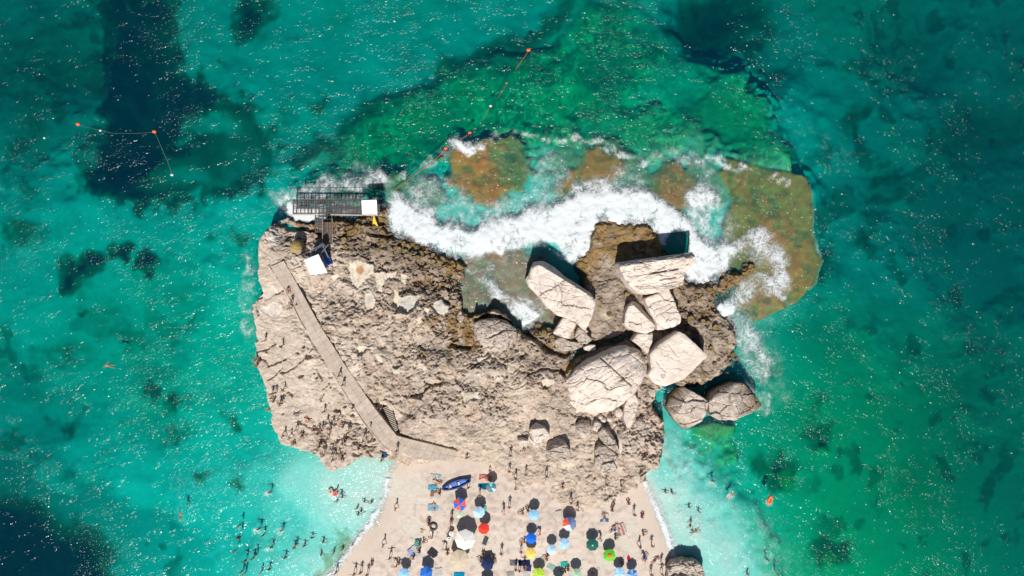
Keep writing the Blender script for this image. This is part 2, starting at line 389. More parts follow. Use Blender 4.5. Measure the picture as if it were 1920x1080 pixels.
shelf_poly([(1430, 885), (1446, 878), (1452, 895), (1440, 902)], 3.0, (0.34, .25, .08), 6, .7, warp=.2)
shelf_poly([(1535, 838), (1555, 835), (1562, 855), (1545, 862)], 3.6, (0.34, .29, .08), 8, .6, warp=.2)
shelf_poly([(1535, 1050), (1555, 1030), (1580, 1040), (1578, 1062), (1548, 1068)], 3.8, (0.24, .24, .09), 8, .6, warp=.2)
shelf_poly([(590, 1080), (640, 1000), (662, 985), (672, 1002), (650, 1040), (600, 1090)], 0.42, (0.33, .33, .14), 14, .8)
shelf_poly([(1240, 862), (1258, 858), (1272, 876), (1255, 884)], 0.4, (0.22, .26, .09), 5, .7)
shelf_poly([(590, 340), (640, 325), (680, 345), (700, 370), (640, 380), (600, 375)], 1.3, OLIVE, 14, .8)
shelf_poly([(1290, 828), (1360, 800), (1400, 850), (1370, 880), (1320, 860)], 1.6, (0.25, .33, .10), 22, .8)
# beach profile
ds = sdf(SHORE, U, V) * MPP
prof = np.clip(ds * 0.11, -9, 1.3)
ds_w = np.minimum(ds, 0)
zb = -depth
zb = np.where(ds > -0.5, prof - 0.03, np.maximum(zb, prof - 0.03 + np.minimum(0, (ds + 0.5)) * 0.05))
nearb = sstep(-3.0, 0.0, ds)
rgb = mix(rgb, (0.50, 0.46, 0.39), nearb * (1 - sstep(.2, .6, shelf)))
zb += (fbm(X, Y, 3.0, 55, 4) - 0.5) * 0.3 * sstep(0.5, 2.5, depth) * sstep(0, -3, ds)
tint = (sstep(1250, 1600, U) * sstep(450, 800, V) * (1 - .5 * sstep(1700, 2000, U)) * 1.25 + .35 * (1 - sstep(300, 500, U)) * sstep(700, 500, V) * 0 + .4 * blob(U, V, 350, 650, 260, 160, 0, .8))[..., None]
rgb = rgb * (1 - tint * np.array((0, 0.02, 0.42)))
shal = (1 - sstep(0.3, 1.3, -zb)) * (ds < 0) * (1 - sstep(.1, .5, shelf)) * sstep(820, 880, V)
rgb = mix(rgb, (0.60, 0.60, 0.53), shal * .85)
bedmat = ground_mat('sea_bed_material', 0.95, ((1.2, 0.10), (6.0, 0.12)), 0.5, 3.0, 0.1, 0.0)
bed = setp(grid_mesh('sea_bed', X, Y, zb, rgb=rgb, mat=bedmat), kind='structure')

# ------------------------------------------------------------------ the water: waves on top, clear turquoise volume below
wxs = grow(np.arange(-92, 92.01, 0.42), 2550); wys = grow(np.arange(-54, 54.01, 0.42), 2550)
WX, WY = np.meshgrid(wxs, wys)
inner = 1 - sstep(110, 400, np.hypot(WX, WY))
wave = (fbm(WX * 0.8 + WY * 0.6, (WY * 0.8 - WX * 0.6) * 0.5, 2.4, 101, 3) - 0.5) * 0.22 + (fbm(WX, WY, 9, 102, 2) - 0.5) * 0.12
WZ = wave * inner
ny, nx = WX.shape
idx = np.arange(ny * nx).reshape(ny, nx)
q = np.stack([idx[:-1, :-1], idx[:-1, 1:], idx[1:, 1:], idx[1:, :-1]], -1).reshape(-1, 4)
co = np.stack([WX, WY, WZ], -1).reshape(-1, 3)
ring = np.concatenate([idx[0, :-1], idx[:-1, -1], idx[-1, :0:-1], idx[:0:-1, 0]])
low = co[ring].copy(); low[:, 2] = -30
nb = len(co); nr = len(ring)
co = np.vstack([co, low])
qs = np.array([[ring[i], nb + i, nb + (i + 1) % nr, ring[(i + 1) % nr]] for i in range(nr)])
me = bpy.data.meshes.new('sea_water')
faces = q.tolist() + qs.tolist() + [list(range(nb + nr - 1, nb - 1, -1))]
me.from_pydata(co.tolist(), [], faces)
me.polygons.foreach_set('use_smooth', np.full(len(me.polygons), True))
me.update()
water = bpy.data.objects.new('sea_water', me); COL.objects.link(water)
setp(water, kind='structure')
m, ns, ln = new_mat('sea_water_material')
for n in list(ns):
    if n.type != 'OUTPUT_MATERIAL': ns.remove(n)
out = [n for n in ns if n.type == 'OUTPUT_MATERIAL'][0]
geo = ns.new('ShaderNodeNewGeometry')
def noise_node(scale, detail, vec=None, rough=0.6, stretch=None, rot=0):
    src = vec or geo.outputs['Position']
    if stretch:
        mp = ns.new('ShaderNodeMapping'); mp.inputs['Scale'].default_value = stretch; mp.inputs['Rotation'].default_value = (0, 0, rot)
        ln.new(src, mp.inputs[0]); src = mp.outputs[0]
    n = ns.new('ShaderNodeTexNoise'); n.inputs['Scale'].default_value = scale; n.inputs['Detail'].default_value = detail; n.inputs['Roughness'].default_value = rough
    ln.new(src, n.inputs['Vector']); return n.outputs[0]
def mathn(op, a_, b_=None, clamp=False):
    n = ns.new('ShaderNodeMath'); n.operation = op; n.use_clamp = clamp
    for i, v in enumerate((a_, b_)):
        if v is None: continue
        if isinstance(v, (int, float)): n.inputs[i].default_value = v
        else: ln.new(v, n.inputs[i])
    return n.outputs[0]
ripple = noise_node(1.9, 1.4, stretch=(1, 1.7, 1), rot=-0.5, rough=0.55)
chop = noise_node(3.6, 0.5, rough=0.5)
gust = noise_node(0.085, 3, rough=0.6)
gustf = ns.new('ShaderNodeMapRange'); gustf.inputs[1].default_value = 0.46; gustf.inputs[2].default_value = 0.60; gustf.inputs[3].default_value = 0.30; gustf.inputs[4].default_value = 1.3
ln.new(mathn('ADD', mathn('MULTIPLY', gust, 0.55), mathn('MULTIPLY', noise_node(0.30, 2, stretch=(1, 2.2, 1), rot=-0.5), 0.45)), gustf.inputs[0])
hgt = mathn('ADD', mathn('MULTIPLY', ripple, 0.75), mathn('MULTIPLY', chop, 0.28))
hgt = mathn('MULTIPLY', hgt, gustf.outputs[0])
bp = ns.new('ShaderNodeBump'); bp.inputs['Strength'].default_value = 1.0; bp.inputs['Distance'].default_value = 0.37
ln.new(hgt, bp.inputs['Height'])
gl = ns.new('ShaderNodeBsdfAnisotropic'); gl.distribution = 'BECKMANN'; gl.inputs['Roughness'].default_value = 0.175; gl.inputs['Color'].default_value = (1, 1, 1, 1)
ln.new(bp.outputs[0], gl.inputs['Normal'])
tr = ns.new('ShaderNodeBsdfTransparent'); tr.inputs['Color'].default_value = (0.98, 1.0, 1.0, 1)
df = ns.new('ShaderNodeBsdfDiffuse'); df.inputs['Color'].default_value = (0.0, 0.24, 0.46, 1)
body = ns.new('ShaderNodeMixShader'); body.inputs[0].default_value = 0.055
ln.new(tr.outputs[0], body.inputs[1]); ln.new(df.outputs[0], body.inputs[2])
fr = ns.new('ShaderNodeFresnel'); fr.inputs[0].default_value = 1.33
ms = ns.new('ShaderNodeMixShader'); ln.new(mathn('MULTIPLY', fr.outputs[0], 0.42), ms.inputs[0]); ln.new(body.outputs[0], ms.inputs[1]); ln.new(gl.outputs[0], ms.inputs[2])
ln.new(ms.outputs[0], out.inputs['Surface'])
va = ns.new('ShaderNodeVolumeAbsorption'); va.inputs['Density'].default_value = 1.05; va.inputs['Color'].default_value = (0.0, 0.919, 0.912, 1)
ln.new(va.outputs[0], out.inputs['Volume'])
me.materials.append(m)

# ------------------------------------------------------------------ the beach
gx = np.arange(-42, 50.01, 0.2); gy = np.arange(-100, -20, 0.2)
BX, BY = np.meshgrid(gx, gy)
zs = 1.0
U = 960 + BX / MPP * H / (H - zs); V = 540 - BY / MPP * H / (H - zs)
Uw = U + (fbm(U, V, 40, 201, 3) - 0.5) * 12
ds = sdf(SHORE, Uw, V) * MPP
bz = np.clip(ds * 0.11, -1, 1.3)
def beach_z(px, py):
    d_ = float(sdf(SHORE, np.array([float(px)]), np.array([float(py)]))[0]) * MPP
    return min(max(d_ * 0.11, -1), 1.3)
ripl = fbm(BX * 0.35, BY * 1.3, 0.55, 203, 3) - 0.5
foot = (fbm(BX, BY, 0.7, 204, 3) - 0.5)
trod = sstep(1.5, 5, ds)
bz = bz + (fbm(BX, BY, 4, 202, 3) - 0.5) * 0.15 * trod + foot * 0.20 * trod + ripl * 0.07 * trod
sand = np.ones(BX.shape + (3,)) * np.array((0.53, 0.445, 0.375))
sand = mix(sand, (0.50, 0.415, 0.335), (1 - sstep(0.4, 3.2, ds + (fbm(BX, BY, 3, 205, 3) - .5) * 2)) * 0.8)
sand = sand * (1 - 0.20 * trod * sstep(.56, .7, fbm(BX, BY, .5, 207, 2)))[..., None]
sand = sand * (0.93 + 0.14 * fbm(BX, BY, 5, 206, 4))[..., None]
trk = linedist([(965, 920), (955, 980), (948, 1090), (940, 1200)], U, V)
sand = sand * (1 - 0.05 * (1 - sstep(2, 14, trk)))[..., None]
sandmat = ground_mat('beach_sand_material', 0.95, ((1.5, 0.05), (9.0, 0.07)), 0.5, 7.0, 0.05, 0.1)
setp(grid_mesh('beach', BX, BY, bz, keep=ds > -0.5, rgb=sand, mat=sandmat), kind='structure')

# ------------------------------------------------------------------ the rock platform of the island
gx = np.arange(-41.5, 41.5, 0.1); gy = np.arange(-36.5, 15.5, 0.1)
IX, IY = np.meshgrid(gx, gy)
zi = 2.0
U = 960 + IX / MPP * H / (H - zi); V = 540 - IY / MPP * H / (H - zi)
ICTRL = [(500,450,2.4),(490,650,2.3),(530,800,2.1),(600,860,1.8),(560,500,2.8),(600,650,2.8),(700,850,1.9),(750,870,1.5),(650,520,2.6),(700,650,2.9),(800,700,2.9),(900,700,2.7),(1000,720,2.6),(800,800,2.4),(900,830,1.9),
 (950,880,1.45),(1000,900,1.5),(1060,950,1.4),(1150,920,1.4),(1200,850,1.7),(1100,850,2.1),(1220,780,1.9),(540,418,1.1),(565,425,1.0),(600,418,1.2),(600,445,2.3),(650,420,1.3),(700,440,1.5),(700,400,0.7),(750,470,1.8),(740,420,0.4),(800,480,1.4),(840,490,1.0),
 (865,500,.7),(860,560,1.8),(1000,650,1.9),(1050,680,1.9),(1120,560,1.1),(1140,600,1.3),(1100,640,1.1),(1150,630,1.2),(1250,560,1.0),(1300,560,1.0),(1350,580,.8),(1380,640,.9),(1300,720,1.1),(1350,690,1.1),(1400,510,.6),
 (1430,500,.5),(1340,540,.6),(1220,520,1.2),(1100,500,.9),(1240,740,1.7),(870,620,.6),(850,600,.8),(980,600,.5),(930,585,1.4),(800,600,2.7),(1160,430,1.3),(1130,460,1.4),(1220,450,1.2),(1180,500,1.3)]
base = idw(ICTRL, U, V, 3.6, 6.0)
nw1 = fbm(U, V, 26, 301, 4) - 0.5; nw2 = fbm(U, V, 26, 302, 4) - 0.5
nh1 = fbm(U, V, 7, 303, 3) - 0.5; nh2 = fbm(U, V, 7, 304, 3) - 0.5
ragged = 0.75 + 0.45 * sstep(560, 780, U)
si = sdf(ISLAND, U + (nw1 * 14 + nh1 * 9) * ragged, V + (nw2 * 14 + nh2 * 9) * ragged)        # px, positive inside
rug_ctrl = [(500,500,.16),(500,650,.15),(520,800,.12),(600,760,.18),(620,840,.4),(700,560,.6),(750,540,.9),(640,600,.6),(720,480,.8),(800,500,1.0),(850,520,1.0),(700,430,.8),(700,700,.55),(800,720,.7),(900,740,.7),(800,620,.65),(1000,760,.4),
            (1000,700,.7),(900,850,.4),(950,890,.25),(1050,940,.35),(1150,920,.5),(1220,830,.9),(1220,780,.7),(1120,850,.4),(1100,560,.45),(1150,630,.4),(1300,570,.8),(1400,510,1.0),(1350,640,.5),(1320,700,.35),(560,420,.9),(1150,450,.4),(640,820,.5),(850,860,.15),(780,870,.3)]
rug = idw(rug_ctrl, U, V, 3.6, 8.0)
# warped terraces: little scarps facing every way
A = fbm(U + nw2 * 40, V + nw1 * 40, 60, 310, 5)
lv = A * 15
step_ = np.floor(lv) + sstep(0.72, 1.0, lv - np.floor(lv))
terr = (step_ - 7.5) * 0.17
B = fbm(U * 0.8 + V * 0.5 + nh1 * 10, V - 0.3 * U + nh2 * 10, 24, 320, 4)
lv = B * 11
terr2 = (np.floor(lv) + sstep(0.6, 1.0, lv - np.floor(lv)) - 5.5) * 0.12
rid = 1 - np.abs(2 * fbm(U + nh1 * 12, V * 1.25 + nh2 * 12, 15, 330, 4) - 1)
crack = sstep(0.90, 0.985, rid)
fine = fbm(U, V, 4.2, 340, 3) - 0.5
fine2 = np.abs(2 * fbm(U * 0.9, V * 1.2, 6, 341, 4) - 1)
f1, f2, cid = worley(U + nh1 * 12, V + nh2 * 12, 11, 350)
pit = (1 - sstep(0.18, 0.42, f1)) * (cid > 0.62)
relief = rug * (terr * 1.6 + terr2 * 1.5 - crack * 0.60 + (fine * 0.25 + (0.30 - fine2) * 0.38) * sstep(.25, 1.0, rug) - pit * 0.30 * sstep(.35, .7, rug))
relief += (fbm(U, V, 34, 360, 3) - 0.5) * 0.5 * sstep(.2, .6, rug)
relief += (fbm(U, V, 2.6, 361, 2) - 0.5) * 0.05
h = base + relief
# west pavement: joints, potholes
WEST = [(440, 380), (520, 470), (560, 590), (700, 800), (740, 850), (760, 900), (440, 900)]
sw = sstep(-6, 6, sdf(WEST, U, V))
for pl in ([(483,668),(505,686),(540,672)], [(478,660),(500,655),(520,640)], [(532,698),(552,690),(575,668),(590,650)], [(505,712),(530,690)], [(470,570),(490,556),(520,550),(552,538)], [(538,735),(548,742)],
           [(480,575),(488,590)], [(608,730),(620,715),(622,725)], [(600,750),(612,730)], [(560,790),(575,800),(600,806)], [(640,790),(665,795),(672,800)], [(690,800),(700,815),(690,830),(680,838)],
           [(620,835),(650,820),(668,825),(690,850),(705,862)], [(596,690),(605,712)], [(590,800),(600,815),(608,830)], [(660,770),(680,780),(690,795)], [(680,835),(700,842)], [(710,845),(735,858),(750,870)]):
    dl = linedist([(a_, b_) for a_, b_ in pl], U + nh1 * 9, V + nh2 * 9)
    h -= (1 - sstep(0.6, 2.2, dl)) * 0.5
for cx, cy, r_ in ((580, 668, 6), (566, 705, 4.5), (560, 661, 3), (530, 698, 2.6), (542, 694, 2.4), (500, 660, 2), (595, 708, 3), (668, 852, 8), (550, 829, 5), (665, 832, 4), (632, 770, 5), (660, 780, 4), (608, 838, 4), (600, 830, 3),
                   (628, 795, 3), (648, 762, 3), (700, 825, 3), (590, 700, 2), (572, 650, 3), (607, 672, 3), (617, 757, 2.5), (655, 800, 3), (690, 810, 2.4), (712, 868, 3), (640, 855, 3), (530, 776, 2.4)):
    h -= blob(U + nh1 * 5, V + nh2 * 5, cx, cy, r_, r_ * 0.7, 0, 0.3) * 0.6
h += (1 - sstep(2, 6, np.abs(np.hypot(U - 566, V - 705) - 7))) * 0.06
# salt pans: shallow recessed basins with pale smooth floors
PANS = [([(653,495),(668,490),(680,491),(700,494),(701,512),(690,520),(683,524),(672,540),(666,542),(658,525),(653,512)], .55),
        ([(701,512),(713,507),(728,512),(743,510),(741,522),(722,524),(717,540),(715,552),(708,548),(705,530)], .5),
        ([(733,540),(742,545),(750,558),(770,555),(782,565),(775,580),(762,590),(745,583),(735,570),(738,558)], .7),
        ([(810,570),(825,562),(842,575),(838,588),(818,590),(812,582)], .35), ([(681,550),(695,548),(702,562),(703,580),(692,586),(684,578)], .5), ([(748,515),(762,516),(760,535),(752,530)], .4),
        ([(795,578),(808,580),(803,590),(795,588)], .3), ([(668,650),(685,648),(690,655),(680,668),(672,660)], .35), ([(705,665),(718,668),(716,676),(708,674)], .3), ([(735,690),(752,690),(750,702),(738,698)], .35),
        ([(868,700),(900,702),(905,715),(880,712)], .3), ([(620,520),(632,513),(640,522),(625,528)], .3), ([(860,735),(895,735),(898,748),(872,752)], .25), ([(1012,715),(1038,708),(1043,718),(1022,730)], .3),
        ([(490,540),(512,535),(520,548),(505,562),(492,556)], .15), ([(490,580),(515,568),(530,575),(525,592),(505,595)], .12), ([(896,672),(910,668),(906,680),(900,682)], .25), ([(780,600),(790,596),(792,606),(783,610)], .25)]
pan = np.zeros(U.shape)
for pl, dp in PANS:
    s = sdf(pl, U + nh1 * 7, V + nh2 * 7)
    mk = sstep(-1.0, 0.8, s)
    flat = np.mean([float(base[np.unravel_index(np.argmin((U - x_) ** 2 + (V - y_) ** 2), U.shape)]) for x_, y_ in pl[:2]])
    h = h * (1 - mk) + (flat - dp + fine * 0.04) * mk
    pan = np.maximum(pan, sstep(-0.6, 0.8, s))
# crevices and the arched wall behind the domed boulder
for pl, wd, dp in (([(1058,700),(1078,672),(1110,650),(1150,640),(1180,628),(1200,650)], 9, 1.2), ([(985,625),(1010,640),(1030,660),(1060,668),(1085,655)], 6, 1.0), ([(848,650),(880,655)], 5, .9), ([(700,762),(722,760),(735,790),(745,812)], 7, 1.0),
                   ([(770,745),(790,740),(806,722),(830,718)], 3.5, .8), ([(806,722),(795,716)], 3, .6), ([(885,690),(920,668),(950,690)], 2.2, .5), ([(990,700),(1010,690),(1050,696)], 2.5, .6), ([(560,425),(590,432),(606,448)], 6, .9), ([(515,418),(540,428),(560,430)], 7, .9),
                   ([(1280,610),(1305,620),(1312,650),(1300,668)], 9, .9), ([(1225,640),(1218,655)], 6, .8), ([(745,815),(790,832),(850,845)], 3.5, .7), ([(686,434),(720,446),(760,436)], 4, .8)):
    dl = linedist(pl, U + nw1 * 10 + nh1 * 6, V + nw2 * 10 + nh2 * 6)
    h -= (1 - sstep(wd * 0.5, wd, dl)) * dp
dl = linedist([(893, 592), (912, 582), (940, 585), (960, 600), (974, 625)], U + nh1 * 5, V + nh2 * 5)
h = np.maximum(h, 2.7 * (1 - sstep(3.5, 6.5, dl)) + h * sstep(3.5, 6.5, dl))
dl = blob(U, V, 928, 612, 42, 22, 20, .12)
h -= dl * 0.7
# ground under the path is dressed level
PATH_C = [(519.5, 494.5), (580, 605), (663, 700), (712, 790), (733, 840)]
PATH_L = [(507, 500), (536, 542), (565, 602), (602, 660), (645, 732), (682, 790), (722, 838), (737, 846)]
PATH_R = [(532, 489), (562, 542), (595, 602), (647, 685), (702, 765), (744, 817)]
sp = sdf(PATH_L + [(790, 858), (850, 867), (855, 845), (800, 830), (745, 816)] + PATH_R[::-1], U, V)
lvl = idw([(520,495,2.75),(580,600,2.75),(660,710,2.7),(720,800,2.4),(745,835,2.2),(800,850,1.85),(850,855,1.55)], U, V, 3.6, 10)
h = np.where(sp > -1.6, np.minimum(h, lvl - 0.06), h)
rs_ = linedist(PATH_R + [(800, 830), (855, 845)], U, V)
h = np.where((rs_ < 3.6 + nh1 * 4) & (sp < 1), np.minimum(h, lvl - 0.75), h)
ls_ = linedist(PATH_L, U, V)
h = np.where((ls_ < 3) & (sp < 1), np.clip(h, lvl - 0.12, lvl - 0.04), h)
stairm = sdf([(716,762),(737,772),(745,812),(712,776)], U, V)
h = np.where(stairm > -1, np.minimum(h, -0.1), h)
# low dips north (surf comes in)
cl = sstep(-5, 5, si * MPP * 10 - 0)            # cliff over about half a metre
edgew = idw([(500,500,.35),(500,800,.35),(620,860,.35),(760,440,1.6),(840,480,1.8),(700,390,1.4),(870,560,.5),(1400,520,1.6),(1330,530,1.6),(1380,640,1.2),(1300,725,.5),(1240,800,.8),(1180,415,1.4),(1100,950,.9),(980,920,.9),(850,875,2.0)], U, V, 3.6, 10)
cl = sstep(-edgew * 0.5, edgew, si * MPP)
h = -1.7 + (h + 1.7) * cl
# colour
tan = np.array((0.42, 0.335, 0.265)); pale = np.array((0.50, 0.42, 0.345)); grey = np.array((0.32, 0.265, 0.22)); dark = np.array((0.155, 0.118, 0.088)); ochre = np.array((0.20, 0.128, 0.055)); rosy = np.array((0.36, 0.265, 0.21))
tn = ((fbm(U, V, 40, 400, 4) - 0.5) * 2)
c = np.ones(U.shape + (3,)) * tan
c = mix(c, rosy, np.clip(sstep(0.0, 0.6, fbm(U, V, 30, 402, 4) * 2 - 1) * sstep(.25, .6, rug), 0, 1))
c = mix(c, grey, np.clip(sstep(-0.1, 0.5, fbm(U, V, 22, 403, 4) * 2 - 1) * 0.8 * sstep(.2, .7, rug), 0, 1))
c = mix(c, pale, np.clip(sstep(0.0, 0.4, tn) * 0.75, 0, 1) * (1 - sstep(.75, 1, rug)))
c = mix(c, pale * 0.93, sw * 0.62)
c = mix(c, (0.44, 0.355, 0.285), sstep(0, 1, idw([(900,850,1),(850,870,1),(960,900,1),(1050,940,.8),(1000,780,.4),(800,600,0),(1150,900,.6),(1250,800,0),(600,700,0),(1100,600,0),(800,750,0),(900,700,0),(1330,640,0),(1230,850,.2)], U, V, 3.6, 10)) * 0.75)
dkm = idw([(680,450,.75),(720,440,1),(760,480,1),(820,490,.9),(850,520,.75),(800,540,.6),(740,520,.5),(640,430,.8),(650,480,.35),(860,590,.5),(700,560,0),(620,560,0),(780,620,0),(900,700,0),(560,420,.7),(500,480,0),(530,500,0),(520,460,-.5),(560,460,-.4),(490,440,-.4),(1100,530,.7),(1130,590,.7),(1150,640,.6),(1250,540,.8),
           (1320,560,.8),(1350,620,.75),(1330,680,.45),(1300,720,.3),(1000,640,.6),(1050,660,.55),(960,660,.3),(1050,760,0),(1230,790,.25),(1240,840,.3),(1100,900,0),(1400,510,.7),(1000,800,0),(880,650,.5)], U, V, 3.6, 8)
dkm = np.clip(dkm + (fbm(U, V, 18, 405, 4) - 0.5) * 0.9 * (dkm > .05), 0, 1)
wetgrey = np.array((0.225, 0.175, 0.135))
c = mix(c, wetgrey, sstep(.2, .75, dkm) * .85)
c = mix(c, dark, sstep(.6, 1.1, dkm) * 0.8)
och = idw([(570,422,1),(600,420,1),(645,420,.9),(690,410,1),(730,410,1),(800,460,.9),(850,490,1),(870,505,1),(760,450,.6),(700,460,.15),(640,470,.3),(860,600,.8),(865,625,.8),(870,550,.3),(800,520,0),(1125,430,1),(1160,440,1),(1200,430,1),(1110,480,.9),(1095,510,.8),(1110,560,.45),(1230,430,1),
           (1150,600,.25),(1400,510,1),(1430,500,1),(1340,535,.85),(1300,545,.7),(1370,600,.6),(1385,650,.4),(1300,600,.35),(1020,640,.6),(1000,630,.6),(1310,725,.7),(1260,735,.5),(1340,640,.1),(700,600,0),(500,600,0),(520,455,-.3),(560,450,-.3),(900,720,0),(1200,800,0),(1000,900,0),(1150,520,.4),(1330,600,.2),(1100,680,0),(1250,830,.1)], U, V, 3.8, 6)
och = np.clip(och + (fbm(U, V, 12, 406, 4) - 0.5) * 1.1 * (och > .04), 0, 1)
och_c = ochre * (0.55 + 0.9 * fbm(U, V, 9, 407, 3))[..., None]
k_ = sstep(.54, .98, och)[..., None]; c = c * (1 - k_) + och_c * k_
low_ = 1 - sstep(0.15, 0.7, h)
c = mix(c, (0.17, 0.10, 0.035), low_ * 0.8 * sstep(520, 600, U))
c = mix(c, (0.30, 0.14, 0.08), (1 - sstep(0.3, 1.0, h)) * (1 - sstep(500, 540, U)) * 0.8)
c = mix(c, (0.57, 0.50, 0.40), pan * 0.9)
for pm in ((675, 506, 7, 9, (0.38, 0.19, 0.075)), (762, 568, 18, 13, (0.43, 0.41, 0.37)), (828, 576, 13, 12, (0.46, 0.43, 0.38)), (692, 560, 8, 11, (0.42, 0.40, 0.36)), (513, 443, 14, 16, (0.52, 0.48, 0.43)), (880, 722, 24, 18, (0.36, 0.30, 0.25)), (1050, 765, 40, 26, (0.33, 0.27, 0.215)),
           (1027, 728, 8, 4, (0.24, 0.16, 0.075)), (1047, 771, 4, 3.4, (0.14, 0.08, 0.05)), (1072, 690, 10, 14, (0.22, .15, .065)), (505, 545, 18, 12, (0.55, 0.47, 0.40)), (508, 582, 22, 12, (0.52, 0.46, 0.40)), (600, 495, 30, 10, (0.50, 0.43, 0.36)), (800, 885, 10, 8, (.5, .46, .4)), (810, 645, 30, 18, (.33, .27, .225)), (1125, 600, 12, 10, (.25, .2, .15))):
    k_ = blob(U + nh1 * 8, V + nh2 * 8, pm[0], pm[1], pm[2], pm[3], 0, .25)
    c = mix(c, pm[4], k_ * 0.9)
c = c * np.array((.985, .995, .985)) * (0.74 + 0.44 * fbm(U, V, 3.2, 410, 3))[..., None] * (1.04 - 0.5 * crack * rug)[..., None]
c = c * (0.88 + 0.24 * fbm(U, V, 12, 411, 4))[..., None]
hi = sstep(.2, .6, relief)
c = mix(c, pale * 1.05, hi * 0.35 * (1 - dkm))
nh = ground_mat('island_rock_material', 0.92, ((1.1, 0.12), (7.0, 0.12)), 0.6, 8.0, 0.06, 0.2)
setp(grid_mesh('rock_platform', IX, IY, h, keep=h > -1.6, rgb=np.clip(c, 0.01, 0.9), mat=nh), kind='structure')
ground_h, ground_U0, ground_V0 = h, gx, gy
def ground_z(px, py):
    """height of the rock or the sand under a photograph pixel"""
    z = 1.5
    for _ in range(3):
        p = P(px, py, z)
        i = int(round((p.x - gx[0]) / 0.1)); j = int(round((p.y - gy[0]) / 0.1))
        zr = -9
        if 1 <= i < len(gx) - 1 and 1 <= j < len(gy) - 1: zr = float(h[j - 1:j + 2, i - 1:i + 2].max())
        k = H / (H - z)
        z = max(zr, beach_z(960 + p.x / MPP, 540 - p.y / MPP), 0.0)
    return z

# ------------------------------------------------------------------ breaking surf, foam and drawn-in glints on the reef crest
def foam_glints_mat():
    m, ns, ln = new_mat('foam_glints_material')
    b = ns['Principled BSDF']; b.inputs['Roughness'].default_value = 0.9; b.inputs['Specular IOR Level'].default_value = 0.1
    b.inputs['Base Color'].default_value = (0.565, 0.60, 0.61, 1)
    at = ns.new('ShaderNodeAttribute'); at.attribute_name = 'foam'  # coverage of the foam and of the drawn crest glints
    geo = ns.new('ShaderNodeNewGeometry')
    wn = ns.new('ShaderNodeTexNoise'); wn.inputs['Scale'].default_value = 0.6; wn.inputs['Detail'].default_value = 5; wn.inputs['Roughness'].default_value = .6
    ln.new(geo.outputs['Position'], wn.inputs['Vector'])
    sc = ns.new('ShaderNodeVectorMath'); sc.operation = 'MULTIPLY_ADD'; sc.inputs[1].default_value = (3.2, 3.2, 0)
    ln.new(wn.outputs['Color'], sc.inputs[0]); ln.new(geo.outputs['Position'], sc.inputs[2])
    def ridge(scale, detail):
        n = ns.new('ShaderNodeTexNoise'); n.inputs['Scale'].default_value = scale; n.inputs['Detail'].default_value = detail; n.inputs['Roughness'].default_value = .6
        ln.new(sc.outputs[0], n.inputs['Vector'])
        a_ = ns.new('ShaderNodeMath'); a_.operation = 'SUBTRACT'; ln.new(n.outputs[0], a_.inputs[0]); a_.inputs[1].default_value = .5
        c_ = ns.new('ShaderNodeMath'); c_.operation = 'ABSOLUTE'; ln.new(a_.outputs[0], c_.inputs[0]); return c_.outputs[0]
    r1 = ridge(1.3, 5); r2 = ridge(3.6, 3)
    def M(op, a_, b_):
        n = ns.new('ShaderNodeMath'); n.operation = op
        for i, v in enumerate((a_, b_)):
            if isinstance(v, (int, float)): n.inputs[i].default_value = v
            else: ln.new(v, n.inputs[i])
        return n.outputs[0]
    web = M('ADD', M('MULTIPLY', r1, 4.2), M('MULTIPLY', r2, 1.8))     # small on the ridges of the lace
    t = M('SUBTRACT', M('MULTIPLY', at.outputs['Fac'], 2.0), M('MULTIPLY', web, 1.35))
    mr = ns.new('ShaderNodeMapRange'); mr.inputs[1].default_value = -0.12; mr.inputs[2].default_value = 1.25; mr.interpolation_type = 'SMOOTHSTEP'
    ln.new(t, mr.inputs[0])
    gate = M('MULTIPLY', at.outputs['Fac'], 5.0)
    gc = ns.new('ShaderNodeClamp'); ln.new(gate, gc.inputs[0])
    veil = ns.new('ShaderNodeMapRange'); veil.inputs[1].default_value = 0.08; veil.inputs[2].default_value = 0.85; veil.inputs[4].default_value = 0.50; veil.interpolation_type = 'SMOOTHSTEP'
    ln.new(at.outputs['Fac'], veil.inputs[0])
    ln.new(M('MAXIMUM', M('MULTIPLY', mr.outputs[0], gc.outputs[0]), veil.outputs[0]), b.inputs['Alpha'])
    bp = ns.new('ShaderNodeBump'); bp.inputs['Strength'].default_value = 0.4; bp.inputs['Distance'].default_value = 0.25
    n2 = ns.new('ShaderNodeTexNoise'); n2.inputs['Scale'].default_value = 1.6; n2.inputs['Detail'].default_value = 6; ln.new(sc.outputs[0], n2.inputs['Vector'])
    ln.new(n2.outputs[0], bp.inputs['Height']); ln.new(bp.outputs[0], b.inputs['Normal'])
    return m
FOAM_GLINTS = foam_glints_mat()

